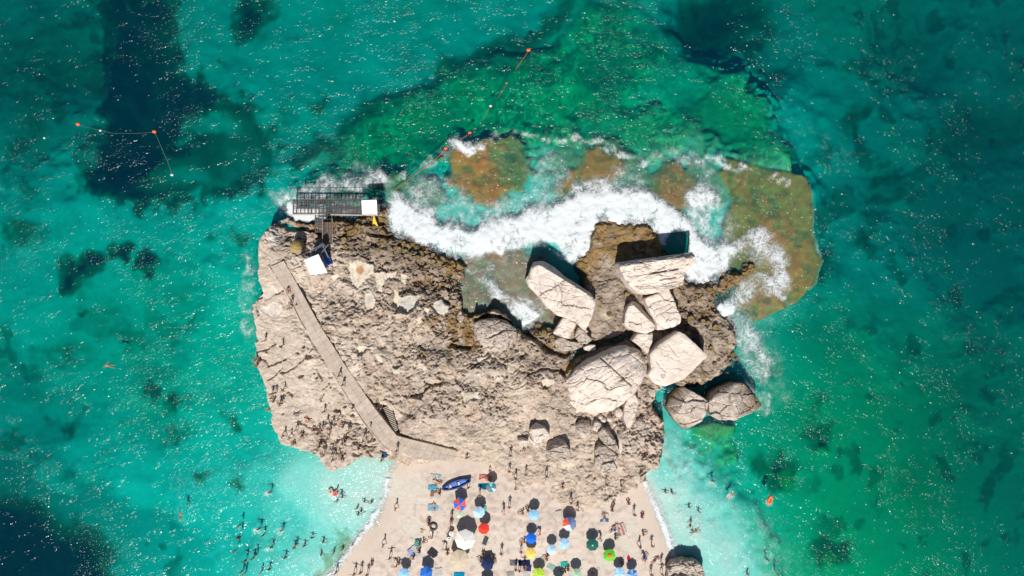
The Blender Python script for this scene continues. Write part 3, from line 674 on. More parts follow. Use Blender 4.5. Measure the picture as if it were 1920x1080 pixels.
gx3 = np.arange(-41, 48, 0.2); gy3 = np.arange(-54, 28, 0.2)
FX, FY = np.meshgrid(gx3, gy3)
U = 960 + FX / MPP; V = 540 - FY / MPP
n1 = fbm(U, V, 44, 501, 5) - 0.5; n2 = fbm(U, V, 44, 502, 5) - 0.5; n3 = fbm(U, V, 12, 503, 3) - .5; n4 = fbm(U, V, 12, 504, 3) - .5
UW = U + n1 * 40 + n3 * 12; VW = V + n2 * 40 + n4 * 12
fo = np.zeros(U.shape)
def stroke(pts, w, dens, soft=1.0, streak=0.0):
    global fo
    d = linedist(pts, UW, VW)
    k = (1 - sstep(w * (1 - 0.7 * soft), w * (1 + 1.15 * soft), d)) * dens
    if streak: k = k * (1 - streak + streak * sstep(.35, .65, fbm(U, V, 10, 510, 3)))
    fo = np.maximum(fo, k)
stroke([(742, 398), (768, 425), (800, 435), (835, 450), (862, 462), (905, 448), (960, 440), (1010, 425), (1060, 398), (1100, 385), (1150, 385), (1200, 392), (1235, 402), (1252, 425)], 26, 1.08, .7)
stroke([(840, 440), (900, 455), (960, 448), (1050, 430), (1085, 450)], 22, 1.08, .8)
stroke([(1060, 470), (1082, 440), (1095, 410)], 20, 1.0, .7)
stroke([(1255, 425), (1290, 450), (1325, 475), (1310, 510), (1335, 505), (1360, 480)], 22, 1.05, .8)
stroke([(1240, 400), (1285, 425), (1310, 470)], 20, .9, .8)
stroke([(1312, 355), (1318, 400), (1330, 450)], 20, .62, 1, .3)
stroke([(1300, 365), (1330, 380)], 10, .8, 1)
stroke([(1060, 380), (1090, 352), (1130, 350), (1180, 372), (1230, 385)], 16, .75, 1, .3)
stroke([(1010, 380), (1025, 345), (1045, 320)], 30, .46, 1, .3)
stroke([(1170, 330), (1190, 370)], 26, .42, 1, .4)
stroke([(780, 400), (840, 395), (900, 405), (970, 395)], 22, .5, 1, .4)
stroke([(990, 300), (1040, 300)], 26, .26, 1, .4)
stroke([(1330, 380), (1350, 420), (1350, 460)], 26, .45, 1, .3)
stroke([(950, 400), (1000, 375), (1040, 375)], 26, .5, 1, .3)
stroke([(780, 380), (800, 350), (835, 350), (855, 385), (880, 415)], 22, .45, 1, .3)
stroke([(740, 380), (760, 390), (790, 410)], 18, .8, 1)
stroke([(1380, 470), (1405, 442), (1440, 452), (1455, 490), (1462, 520)], 14, .8, 1, .2)
stroke([(1360, 440), (1400, 470), (1440, 480)], 16, .45, 1, .3)
stroke([(1425, 515), (1440, 530), (1452, 545)], 10, .8, 1)
stroke([(1358, 578), (1380, 560), (1410, 545), (1440, 525)], 16, .72, 1, .2)
stroke([(1352, 574), (1366, 576)], 8, 1.0, .5)
stroke([(1375, 575), (1395, 615), (1405, 660), (1425, 700)], 19, .66, 1, .2)
stroke([(1420, 560), (1450, 565), (1440, 590)], 26, .30, 1, .3)
stroke([(1400, 620), (1430, 680), (1450, 720)], 34, .30, 1, .4)
stroke([(1388, 730), (1420, 745), (1440, 760)], 10, .5, 1, .3)
stroke([(845, 275), (870, 285), (900, 272)], 9, .95, .8)
stroke([(700, 375), (740, 340), (790, 320), (840, 282), (870, 262)], 9, .50, 1, .8)
stroke([(860, 268), (900, 262), (960, 250), (1010, 252), (1060, 258), (1105, 264), (1150, 285), (1195, 297), (1240, 302)], 6, .66, 1, .75)  # sun glints along the reef crest, drawn as speckled white strokes
stroke([(1080, 262), (1130, 262), (1160, 290)], 5, .6, 1, .5)
stroke([(1280, 300), (1330, 302), (1380, 318), (1430, 330), (1470, 340)], 7, .6, 1, .75)  # eastern part of the crest glints, also painted as broken foam
stroke([(1200, 290), (1240, 300), (1300, 298), (1330, 330)], 12, .42, 1, .4)
stroke([(530, 382), (545, 372), (600, 366), (640, 352), (690, 335), (720, 330)], 13, .72, 1, .3)
stroke([(520, 378), (540, 385)], 12, .55, 1, .3)
stroke([(545, 400), (580, 405), (610, 398)], 9, 1.0, .6)
stroke([(640, 345), (680, 335), (720, 345)], 22, .45, 1, .4)
stroke([(620, 345), (640, 390), (680, 380), (700, 385)], 16, .55, 1, .4)
stroke([(900, 530), (925, 548), (950, 570), (985, 590)], 9, .75, 1, .2)
stroke([(980, 575), (1005, 585), (990, 605)], 14, .5, 1, .4)
stroke([(985, 600), (1000, 595)], 6, .9, .6)
stroke([(900, 500), (940, 480), (985, 500)], 34, .25, 1, .4)
stroke([(880, 512), (920, 510)], 4, .6, 1, .2)
stroke([(466, 492), (458, 520), (462, 560), (470, 600), (474, 625)], 11, .56, 1, .6)
stroke([(1240, 750), (1250, 800), (1262, 850), (1290, 880)], 18, .22, 1, .3)
stroke([(1255, 870), (1290, 900), (1330, 960), (1380, 1000), (1420, 1060)], 60, .30, 1, .5)
stroke([(600, 1080), (560, 1060), (600, 1010), (650, 960), (700, 950)], 30, .20, 1, .5)
for bx1, by1 in ((447, 987), (484, 993), (527, 996), (505, 924), (1371, 929), (1443, 940), (205, 684), (630, 928), (1338, 905), (508, 1027)):
    fo = np.maximum(fo, blob(U + n3 * 8, V + n4 * 8, bx1 - 3, by1 + 2, 9, 7, 0, .5) * .55)
dsh = sdf(SHORE, U + n3 * 6, V + n4 * 6)
edge = 1 - sstep(1.0, 8.5, np.abs(dsh + 4 + n3 * 6)); fo = np.maximum(fo, edge * (.80 * (V > 895)))
edge = 1 - sstep(1, 8, np.abs(dsh + 12 + n1 * 20)); fo = np.maximum(fo, edge * (.36 * (V > 895)))
rs_ = (1 - sstep(2, 10, np.abs(dsh + 4))) * sstep(1150, 1200, U); fo = np.maximum(fo, rs_ * .9 * (V > 900))
hd = idw([(900,440,.28),(1060,400,.30),(1180,390,.30),(1320,470,.32),(1250,420,.3),(700,340,.05),(460,540,.05),(1400,560,.12),(650,980,.0),(1300,1000,.0),(1000,260,.05),(930,550,.1)], U, V, 3, 10)
fz = 0.16 + hd * fo + (fbm(U, V, 9, 520, 4) - 0.4) * 0.3 * sstep(.5, 1, fo) * (hd > .1)
fz = np.where(V > 870, 0.13 + np.clip(dsh, -9, 0) * 0.0 + np.clip(dsh * MPP * 0.11, 0, 1), fz)
fo = fo * (0.30 + 1.08 * fbm(U, V * .5, 22, 530, 5) + .12 * sstep(.8, 1, fo)) * (0.95 + 0.5 * n1) * (1 - .85 * blob(U, V, 1270, 455, 24, 26, 0, .3)) * (1 - .8 * blob(U, V, 1030, 480, 40, 24, 35, .3))
fmesh = grid_mesh('sea_foam_glints', FX, FY, fz, keep=fo > 0.03, attrs={'foam': np.clip(fo, 0, 1.2)}, mat=FOAM_GLINTS)
setp(fmesh, 'white breaking surf and thin foam lace washing round rocks and shore, painted reef crest glints', 'sea foam', kind='stuff')

# ------------------------------------------------------------------ boulders
def boulder_mat(name, base, stain, stain_lo=.55, bump=1.0, dirt=(0.20, 0.155, 0.11), dirt_amt=.5, wl=.9):
    m, ns, ln = new_mat(name)
    b = ns['Principled BSDF']; b.inputs['Roughness'].default_value = 0.9; b.inputs['Specular IOR Level'].default_value = 0.2
    geo = ns.new('ShaderNodeNewGeometry')
    def nz(scale, detail, rough=.65, st=None, rot=0):
        n = ns.new('ShaderNodeTexNoise'); n.inputs['Scale'].default_value = scale; n.inputs['Detail'].default_value = detail; n.inputs['Roughness'].default_value = rough
        if st:
            mp = ns.new('ShaderNodeMapping'); mp.inputs['Scale'].default_value = st; mp.inputs['Rotation'].default_value = (0, 0, rot)
            ln.new(geo.outputs['Position'], mp.inputs[0]); ln.new(mp.outputs[0], n.inputs[0])
        else: ln.new(geo.outputs['Position'], n.inputs[0])
        return n.outputs[0]
    def ramp(v, lo, hi, a_=0., b_=1.):
        r = ns.new('ShaderNodeMapRange'); r.inputs[1].default_value = lo; r.inputs[2].default_value = hi; r.inputs[3].default_value = a_; r.inputs[4].default_value = b_; r.interpolation_type = 'SMOOTHSTEP'
        ln.new(v, r.inputs[0]); return r.outputs[0]
    def mixc(f, a_, b_):
        n = ns.new('ShaderNodeMix'); n.data_type = 'RGBA'
        ln.new(f, n.inputs[0])
        for i, v in ((6, a_), (7, b_)):
            if isinstance(v, tuple): n.inputs[i].default_value = v + (1,)
            else: ln.new(v, n.inputs[i])
        return n.outputs[2]
    big = nz(0.45, 5); mid = nz(2.2, 6); fin = nz(7, 4)
    c1 = mixc(ramp(big, .40, .62), base, (base[0] * .86, base[1] * .84, base[2] * .81))
    c2 = mixc(ramp(mid, stain_lo, stain_lo + .14), c1, stain)
    spots = nz(5.5, 2, .4)
    c3 = mixc(ramp(spots, .69, .73, 0, dirt_amt), c2, dirt)
    wv = ns.new('ShaderNodeVectorMath'); wv.operation = 'MULTIPLY_ADD'; wv.inputs[1].default_value = (2.2, 2.2, 2.2)
    wn = ns.new('ShaderNodeTexNoise'); wn.inputs['Scale'].default_value = 0.9; wn.inputs['Detail'].default_value = 4; ln.new(geo.outputs['Position'], wn.inputs[0])
    ln.new(wn.outputs['Color'], wv.inputs[0]); ln.new(geo.outputs['Position'], wv.inputs[2])
    vo = ns.new('ShaderNodeTexVoronoi'); vo.feature = 'DISTANCE_TO_EDGE'; vo.inputs['Scale'].default_value = 0.42; ln.new(wv.outputs[0], vo.inputs[0])
    patch = ramp(nz(0.9, 4), .58, .68)
    ck = ns.new('ShaderNodeMath'); ck.operation = 'MULTIPLY'; ln.new(ramp(vo.outputs[0], .006, .026, .85, 0.), ck.inputs[0]); ln.new(patch, ck.inputs[1])
    c3 = mixc(ck.outputs[0], c3, tuple(v * .35 for v in stain))
    sep = ns.new('ShaderNodeSeparateXYZ'); ln.new(geo.outputs['Position'], sep.inputs[0])
    c4 = mixc(ramp(sep.outputs[2], 0.1, wl, .92, 0), c3, (0.16, 0.11, 0.05))
    ln.new(c4, b.inputs['Base Color'])
    ad0 = ns.new('ShaderNodeMath'); ad0.operation = 'SUBTRACT'; ln.new(mid, ad0.inputs[0]); ln.new(ck.outputs[0], ad0.inputs[1])
    add = ns.new('ShaderNodeMath'); add.operation = 'ADD'; ln.new(ad0.outputs[0], add.inputs[0]); ln.new(fin, add.inputs[1])
    bp = ns.new('ShaderNodeBump'); bp.inputs['Strength'].default_value = bump; bp.inputs['Distance'].default_value = 0.12
    ln.new(add.outputs[0], bp.inputs['Height']); ln.new(bp.outputs[0], b.inputs['Normal'])
    return m
M_WHITE = boulder_mat('white_limestone', (0.66, 0.575, 0.505), (0.52, 0.43, 0.355))
M_WORN = boulder_mat('weathered_limestone', (0.56, 0.48, 0.41), (0.33, 0.27, 0.22), .48, 1.6)
M_DARK = boulder_mat('tidal_rock', (0.56, 0.48, 0.41), (0.34, 0.27, 0.20), .52, 1.3, wl=2.75)
M_OCHRE = boulder_mat('ochre_stone', (0.235, 0.175, 0.075), (0.19, 0.13, 0.055), .5, 1.0)
M_GREYST = boulder_mat('pale_grey_stone', (0.44, 0.40, 0.36), (0.36, 0.32, 0.28), .55, .8)

def boulder(name, pts, ztop, zbase, label, cat='boulder', mat=None, group=None, tilt=(0, 0), planes=(), dome=0.0, rough=0.14, edge=0.13, K=96, RN=30,
            strata=None, cracks=(), seed=1, peak=None, jag=0.04, flare=0.025, rscale=1.3):
    """a closed rock: footprint traced round it, top surface = lowest of the tilted top and the cut faces, walls down to the ground"""
    zm = (ztop * .8)
    W = [P(x, y, zm) for x, y in pts]
    cx = sum(p.x for p in W) / len(W); cy = sum(p.y for p in W) / len(W)
    if peak: q_ = P(peak[0], peak[1], ztop); pkx, pky = q_.x, q_.y
    else: pkx, pky = cx, cy
    poly = [(p.x, p.y) for p in W]
    th = np.linspace(0, 2 * math.pi, K, endpoint=False)
    rr = np.zeros(K)
    for i, t in enumerate(th):
        dx, dy = math.cos(t), math.sin(t); best = 0
        for (ax, ay), (bx_, by_) in zip(poly, poly[1:] + poly[:1]):
            ex, ey = bx_ - ax, by_ - ay
            den = dx * ey - dy * ex
            if abs(den) < 1e-9: continue
            s = ((ax - cx) * ey - (ay - cy) * ex) / den
            u = ((ax - cx) * dy - (ay - cy) * dx) / den
            if s > 0 and -1e-6 <= u <= 1 + 1e-6: best = max(best, s)
        rr[i] = best
    size = rr.mean()
    jg = (fbm(cx + np.cos(th) * rr, cy + np.sin(th) * rr, max(.35, size * .35), seed + 600, 4) - .5) * 2
    rr = rr * (1 + jag * jg)
    ts = np.concatenate([np.linspace(0.02, 0.78, int(RN * .62)), np.linspace(0.80, 1.0, RN - int(RN * .62))])
    T, Rr = np.meshgrid(ts, rr, indexing='ij'); TH = np.meshgrid(ts, th, indexing='ij')[1]
    xx = cx + np.cos(TH) * T * Rr; yy = cy + np.sin(TH) * T * Rr
    hh = ztop + tilt[0] * (xx - pkx) + tilt[1] * (yy - pky) - dome * (np.hypot(xx - pkx, yy - pky) / size) ** 2
    for (p0, slope, ang) in planes:          # a face through p0 falling away in direction ang
        q0 = P(p0[0], p0[1], ztop)
        s = (xx - q0.x) * math.cos(math.radians(ang)) + (yy - q0.y) * math.sin(math.radians(ang))
        hh = np.minimum(hh, ztop + tilt[0] * (q0.x - pkx) + tilt[1] * (q0.y - pky) - slope * s)
    if strata:
        ang, sc_, am = strata
        c_, s_ = math.cos(math.radians(ang)), math.sin(math.radians(ang))
        a_ = xx * c_ + yy * s_; b__ = -xx * s_ + yy * c_
        st = fbm(a_ * .22, b__, sc_, seed + 610, 4)
        lv = st * 9
        hh = hh + (np.floor(lv) + sstep(.55, 1, lv - np.floor(lv)) - 4.5) * am
        cr = 1 - np.abs(2 * fbm(a_ * .25, b__, sc_ * .8, seed + 620, 3) - 1)
        hh = hh - sstep(.93, .99, cr) * am * 1.8
    hh = hh + (fbm(xx, yy, rscale, seed + 630, 5) - .5) * rough * 3.0
    qx = xx + (fbm(xx, yy, 1.2, seed + 641, 3) - .5) * .7; qy = yy + (fbm(xx, yy, 1.2, seed + 642, 3) - .5) * .7
    fa, fb, fc = worley(qx * .55, qy, max(.55, size * .42), seed + 643)
    cellx = (fc * 7.13) % 1 - .5; celly = (fc * 3.71) % 1 - .5
    hh = hh + (fc - .5) * rough * 2.4 + (cellx * (xx - cx) + celly * (yy - cy)) * rough * .5 / max(size, .5)
    hh = hh - (1 - sstep(.0, .09, fb - fa)) * rough * 1.1
    for pl, wd, dp in cracks:
        d = linedist([tuple(P(a__, b___, ztop)[:2]) for a__, b___ in pl], xx + (fbm(xx, yy, .6, 9, 2) - .5) * .25, yy)
        hh = hh - (1 - sstep(wd * .4, wd, d)) * dp
    hh = hh - edge * np.maximum(0, (T - 0.80) / 0.20) ** 3
    hh = np.maximum(hh, zbase + 0.05)
    rows = [np.stack([xx, yy, hh], -1)]
    top_edge = hh[-1]
    for f, out in ((.93, 1.005), (.75, 1.012), (.5, 1.0 + flare * .5), (.25, 1.0 + flare), (0.0, 1.0 + flare)):
        zz = zbase + (top_edge - zbase) * f
        jj = 1 + (fbm(th * 3 + seed, np.full(K, f * 5.0), 1.0, seed + 650, 3) - .5) * .05
        rows.append(np.stack([cx + np.cos(th) * rr * out * jj, cy + np.sin(th) * rr * out * jj, zz], -1)[None])
    V_ = np.concatenate(rows, 0)
    nr_ = V_.shape[0]
    verts = V_.reshape(-1, 3).tolist(); verts.append([cx, cy, float(hh[0].mean())])
    faces = []
    for i in range(nr_ - 1):
        for j in range(K):
            k = (j + 1) % K
            faces.append((i * K + j, (i + 1) * K + j, (i + 1) * K + k, i * K + k))
    cidx = len(verts) - 1
    faces += [(cidx, j, (j + 1) % K) for j in range(K)]
    faces.append(tuple(reversed(range((nr_ - 1) * K, nr_ * K))))
    o0 = Vector((cx, cy, zbase))
    me = bpy.data.meshes.new(name)
    me.from_pydata([tuple(Vector(v) - o0) for v in verts], [], faces)
    me.validate(); me.update()
    me.polygons.foreach_set('use_smooth', np.full(len(me.polygons), True))
    try: me.set_sharp_from_angle(angle=math.radians(26))
    except Exception: pass
    me.materials.append(mat or M_WHITE)
    o = bpy.data.objects.new(name, me); COL.objects.link(o); o.location = o0
    setp(o, label, cat, group)
    return o

boulder('rock_slab', [(987, 524), (995, 505), (1002, 493), (1020, 489), (1040, 500), (1060, 518), (1085, 534), (1108, 549), (1117, 568), (1114, 585), (1108, 600), (1095, 622), (1080, 603), (1045, 592), (1027, 577), (1005, 550), (992, 537)], 4.0, -.4,
        'long white limestone slab lying aslant beside the surf channel', planes=[((1018, 500), 2.4, 58), ((1005, 499), 1.3, 115)], strata=(-110, 1.1, .05), rough=.12, K=150, RN=44, seed=11, tilt=(.02, .04), edge=.35)
boulder('rock_slab', [(1160, 492), (1200, 486), (1250, 480), (1295, 473), (1301, 487), (1291, 503), (1281, 512), (1279, 534), (1245, 545), (1212, 552), (1195, 549), (1180, 537), (1168, 519), (1161, 505)], 5.4, .2,
        'tall oblong white slab with long dark cracks, casting the blackest shadow on the brown rock', strata=(9, .75, .10), tilt=(.02, .16), rough=.07, K=150, RN=44, seed=12, edge=.12, jag=.03, planes=[((1230, 490), 1.5, 100)],
        cracks=[([(1226, 512), (1250, 508)], .16, .5), ([(1257, 507), (1270, 504)], .12, .4), ([(1240, 524), (1268, 520)], .14, .4), ([(1190, 505), (1215, 500)], .1, .3), ([(1255, 531), (1270, 527)], .1, .3)])
boulder('boulder', [(1187, 564), (1200, 572), (1216, 590), (1228, 606), (1226, 618), (1212, 625), (1195, 623), (1176, 614), (1170, 606), (1172, 588), (1177, 574)], 3.3, .5,
        'white boulder with a brown shaded flank, just below the tall slab to the west', planes=[((1198, 582), 1.7, 45)], rough=.10, K=90, RN=26, seed=13, tilt=(0, .08))
boulder('boulder', [(1207, 561), (1222, 553), (1241, 545), (1252, 544), (1260, 558), (1267, 575), (1277, 596), (1276, 608), (1256, 617), (1234, 619), (1229, 605), (1217, 585)], 3.9, .4,
        'white blocky boulder with brown veins directly below the tall slab', rough=.16, K=100, RN=30, seed=14, tilt=(-.03, .07), planes=[((1255, 606), 1.4, -80)])
boulder('boulder', [(1194, 625), (1223, 625), (1222, 640), (1216, 655), (1213, 665), (1203, 652), (1184, 638)], 3.0, .9, 'small pale wedge of rock squeezed between three larger white boulders', rough=.07, K=60, RN=18, seed=15)
boulder('rock_slab', [(1217, 663), (1230, 648), (1252, 633), (1270, 621), (1281, 626), (1300, 643), (1325, 667), (1308, 683), (1282, 710), (1262, 718), (1246, 724), (1228, 719), (1214, 702), (1220, 690), (1218, 676)], 3.9, .8,
        'smooth cream white square slab tilted like a diamond, east of the great dome', rough=.06, K=120, RN=36, seed=16, tilt=(.03, .10), edge=.15, jag=.02, cracks=[([(1253, 645), (1262, 655), (1272, 668)], .2, .12), ([(1232, 678), (1248, 697)], .18, .15)])
boulder('boulder', [(1062, 738), (1066, 718), (1080, 696), (1105, 677), (1130, 664), (1155, 654), (1180, 651), (1200, 660), (1214, 678), (1218, 696), (1206, 720), (1193, 738), (1172, 758), (1153, 772), (1122, 781), (1090, 781), (1071, 770), (1062, 755)], 5.2, 1.2,
        'huge domed white boulder split by one straight crack, largest rock of all', dome=1.9, strata=(34, 1.3, .085), rough=.16, K=200, RN=60, seed=17, tilt=(-.0, .02), peak=(1145, 705), edge=.5,
        cracks=[([(1128, 672), (1145, 688), (1187, 725)], .14, .5)])
boulder('boulder', [(1178, 744), (1190, 738), (1197, 752), (1190, 778), (1182, 801), (1175, 802), (1168, 782), (1170, 760)], 3.0, 1.4, 'narrow upright sliver of white rock leaning on the south edge of the great dome', rough=.08, K=54, RN=16, seed=18)
boulder('boulder', [(887, 608), (900, 600), (925, 597), (950, 603), (968, 618), (971, 634), (960, 650), (940, 660), (920, 657), (902, 646), (888, 624)], 3.3, .9, 'round topped speckled boulder sunk behind the arched rock wall', mat=M_WORN, dome=.9, rough=.20, K=110, RN=36, seed=19, tilt=(0, -.05), rscale=.7)
boulder('boulder', [(1055, 596), (1066, 598), (1081, 604), (1074, 620), (1067, 635), (1050, 630), (1036, 624), (1046, 610)], 2.6, .6, 'square white block wedged under the foot of the long slab', rough=.07, K=60, RN=18, seed=20)
boulder('boulder', [(1084, 613), (1096, 621), (1110, 637), (1100, 645), (1086, 643), (1077, 630)], 2.4, .7, 'pale tapering block leaning east of the square white block', mat=M_WORN, rough=.1, K=54, RN=16, seed=21)
boulder('boulder', [(1040, 636), (1052, 632), (1070, 640), (1088, 642), (1092, 650), (1078, 656), (1056, 658), (1042, 652)], 2.0, .8, 'low pale rock shelf under the square block beside ochre stones', mat=M_WORN, rough=.1, K=60, RN=16, seed=22)
boulder('boulder', [(1094, 650), (1106, 646), (1116, 646), (1117, 656), (1104, 658), (1095, 656)], 2.0, 1.0, 'smallest pale block at the lip of the dark crevice north of the dome', rough=.06, K=40, RN=12, seed=23)
boulder('boulder', [(1082, 604), (1094, 612), (1103, 622), (1098, 624), (1090, 619)], 2.2, .7, 'little triangular white rock touching the southern tip of the long slab', rough=.06, K=36, RN=10, seed=24)
boulder('boulder', [(1005, 794), (1012, 797), (1022, 802), (1031, 814), (1028, 824), (1018, 822), (1008, 839), (998, 832), (991, 818), (993, 806)], 3.0, 1.6, 'bright white pointed boulder, just west of the dark topped rock', rough=.10, K=60, RN=18, seed=25, planes=[((1003, 804), 1.6, 95)])
boulder('boulder', [(970, 823), (979, 820), (991, 825), (986, 838), (980, 843), (973, 832)], 2.3, 1.5, 'small white triangular boulder west of the bright pointed one', rough=.05, K=40, RN=12, seed=26, planes=[((978, 826), 1.2, 90)])
boulder('boulder', [(1026, 838), (1034, 828), (1047, 823), (1060, 828), (1068, 843), (1069, 863), (1055, 863), (1036, 856), (1025, 848)], 3.2, 1.5, 'boulder with a dark brown cap and a pale skirt, south of the bright pointed one', mat=M_WORN, rough=.12, K=72, RN=22, seed=27, planes=[((1048, 838), 1.6, 110)])
boulder('boulder', [(1080, 797), (1092, 788), (1105, 791), (1110, 803), (1104, 816), (1097, 826), (1088, 818), (1080, 808)], 3.0, 1.7, 'rounded tan boulder with a shaded crown just south of the dome', mat=M_WORN, dome=.5, rough=.09, K=56, RN=18, seed=28, planes=[((1094, 799), 1.2, 80)])
boulder('boulder', [(1121, 811), (1130, 803), (1142, 807), (1151, 818), (1158, 836), (1162, 852), (1150, 844), (1136, 834), (1124, 822)], 3.4, 1.6, 'long leaf shaped boulder slanting south east', mat=M_WORN, rough=.1, K=60, RN=18, seed=29, planes=[((1140, 815), 1.1, 40)])
boulder('boulder', [(1157, 812), (1166, 804), (1175, 808), (1178, 820), (1172, 834), (1163, 832), (1158, 822)], 2.8, 1.6, 'rounded tan boulder right beside the leaf shaped one, on its east', mat=M_WORN, dome=.4, rough=.08, K=44, RN=14, seed=30, planes=[((1167, 812), 1.1, 80)])
boulder('boulder', [(1116, 842), (1124, 833), (1136, 836), (1150, 846), (1160, 856), (1160, 873), (1150, 885), (1138, 889), (1124, 882), (1115, 868)], 2.9, 1.4, 'broad flat pale boulder pitted all over, southernmost of the boulder field', mat=M_WORN, rough=.14, K=80, RN=26, seed=31, tilt=(.0, -.06), rscale=.6)
boulder('boulder', [(1190, 788), (1200, 784), (1210, 792), (1209, 803), (1198, 808), (1188, 800)], 2.2, 1.6, 'low round worn rock east of the narrow sliver', mat=M_WORN, dome=.3, rough=.07, K=40, RN=12, seed=32)
boulder('boulder', [(1160, 818), (1165, 828), (1167, 842), (1163, 852), (1158, 842)], 2.3, 1.5, 'tiny pale splinter of rock between the leaf shaped boulder and its round neighbour', rough=.05, K=30, RN=10, seed=33)
for i, (x_, y_, r_, d_) in enumerate(((1160, 774, 9.5, 'largest'), (1120, 800, 10, 'westernmost'), (1143, 786, 6, 'middle'), (1131, 788, 6, 'second from the west'), (1152, 795, 4, 'smallest'), (1126, 782, 5, 'highest up, half hidden,'))):
    pts = [(x_ + r_ * math.cos(a_) * R.uniform(.85, 1.1), y_ + r_ * math.sin(a_) * R.uniform(.85, 1.1)) for a_ in np.linspace(0, 2 * math.pi, 9)[:-1]]
    boulder('boulder', pts, 1.7 + r_ * .09, 1.4, d_ + ' of the rounded white stones at the south foot of the dome', group='rounded white stones below the dome', dome=.35, rough=.05, K=32, RN=10, seed=40 + i)
boulder('boulder', [(1253, 766), (1261, 745), (1272, 733), (1286, 728), (1302, 736), (1327, 752), (1322, 772), (1311, 790), (1290, 808), (1281, 804), (1264, 786)], 2.9, -1.6, 'boulder standing in the green cove with brown wet sides, nearer the island', mat=M_DARK, rough=.18, K=100, RN=30, seed=50,
        tilt=(.10, -.05), planes=[((1284, 752), 1.3, 150), ((1296, 784), 1.1, -110)])
boulder('boulder', [(1328, 752), (1336, 738), (1352, 728), (1376, 719), (1399, 720), (1413, 734), (1427, 752), (1437, 764), (1412, 777), (1372, 787), (1342, 785), (1328, 776)], 2.9, -1.8, 'wide boulder in the water pointing east, brown weed on its seaward end', mat=M_DARK, rough=.2, K=120, RN=36, seed=51,
        tilt=(-.04, -.08), planes=[((1378, 755), .62, 22), ((1360, 738), .8, 105)])
boulder('boulder', [(1252, 1066), (1262, 1054), (1282, 1050), (1304, 1053), (1318, 1061), (1322, 1080), (1318, 1110), (1280, 1125), (1252, 1100)], 2.1, -.5, 'cracked boulder on the eastern waterline at the bottom edge of the picture', mat=M_WORN, rough=.2, K=110, RN=32, seed=52, strata=(10, .8, .08), tilt=(0, -.05), jag=.11)
boulder('boulder', [(545, 455), (550, 450), (560, 449), (567, 458), (566, 472), (560, 478), (545, 478), (544, 466)], 3.25, 2.0, 'rounded mustard yellow boulder alone near the north west corner', mat=boulder_mat('mustard_rock', (0.33, 0.25, 0.10), (0.26, 0.19, 0.07), .5, .8), dome=.6, rough=.05, K=60, RN=20, seed=53, flare=-.02)
OCH = [(707, 468, 9), (719, 453, 8), (757, 457, 7), (760, 470, 7), (770, 449, 6), (782, 465, 7), (770, 476, 5), (783, 483, 6), (645, 449, 6), (648, 463, 6), (805, 490, 6), (819, 497, 6), (795, 452, 6), (748, 466, 5), (830, 485, 5), (842, 500, 5), (790, 474, 5), (690, 458, 4), (735, 475, 4),
       (640, 470, 5), (812, 478, 5), (1305, 560, 6), (1342, 613, 8), (1328, 605, 6), (1295, 598, 9), (1318, 602, 5), (1333, 653, 6), (1347, 675, 5), (1340, 682, 5), (1365, 700, 4), (1375, 665, 6), (1384, 672, 5), (1330, 545, 9), (1355, 528, 7), (1410, 500, 8), (1380, 520, 6),
       (1142, 588, 7), (1128, 562, 5), (1175, 552, 6), (1010, 612, 9), (1020, 625, 8), (1035, 632, 7), (1028, 618, 6), (1005, 628, 6), (1340, 583, 5), (1298, 575, 4), (1312, 578, 3.5), (1312, 590, 4), (1362, 640, 5), (1370, 680, 4)]
for i, (x_, y_, r_) in enumerate(OCH):
    if x_ < 900: wh = 'in the dark rough rock of the north western shelf' if y_ < 560 else 'in the weedy gap west of the domed rock'
    elif x_ < 1120: wh = 'in the hollow below the foam gully'
    elif x_ < 1200: wh = 'on the grey brown rock west of the tall slab'
    else: wh = 'on the wet eastern ledge'
    same = sorted([(a_, b_) for a_, b_, c_ in OCH if ((a_ < 900) == (x_ < 900)) and ((a_ < 1120) == (x_ < 1120)) and ((a_ < 1200) == (x_ < 1200)) and not (x_ < 900 and (b_ < 560) != (y_ < 560))])
    ordn = ['first', 'second', 'third', 'fourth', 'fifth', 'sixth', 'seventh', 'eighth', 'ninth', 'tenth', 'eleventh', 'twelfth', 'thirteenth', 'fourteenth', 'fifteenth', 'sixteenth', 'seventeenth', 'eighteenth', 'nineteenth', 'twentieth', 'last', 'last but one', 'last'][same.index((x_, y_))]
    gz = ground_z(x_, y_)
    pts = [(x_ + r_ * math.cos(a_) * R.uniform(.7, 1.1), y_ + r_ * .85 * math.sin(a_) * R.uniform(.7, 1.1)) for a_ in np.linspace(0, 2 * math.pi, 6 + i % 3)[:-1]]
    boulder('stone', pts, gz + .12 + r_ * .02, gz - .35, f'ochre stone {wh}, {ordn} from the left', 'stone', M_OCHRE, 'ochre stones scattered on the rock', tilt=(R.uniform(-.25, .25), R.uniform(-.3, .2)), rough=.09, K=28, RN=8, jag=.12, seed=60 + i, rscale=.6)

# ------------------------------------------------------------------ built things: path, stair, pier, canopies
def box_bm(bm, x0, x1, y0, y1, z0, z1, M_=None):
    vs = [bm.verts.new((x, y, z)) for z in (z0, z1) for x, y in ((x0, y0), (x1, y0), (x1, y1), (x0, y1))]
    fs = [(0, 3, 2, 1), (4, 5, 6, 7), (0, 1, 5, 4), (1, 2, 6, 5), (2, 3, 7, 6), (3, 0, 4, 7)]
    for f in fs: bm.faces.new([vs[i] for i in f])
    if M_:
        for v in vs: v.co = M_ @ v.co
    return vs

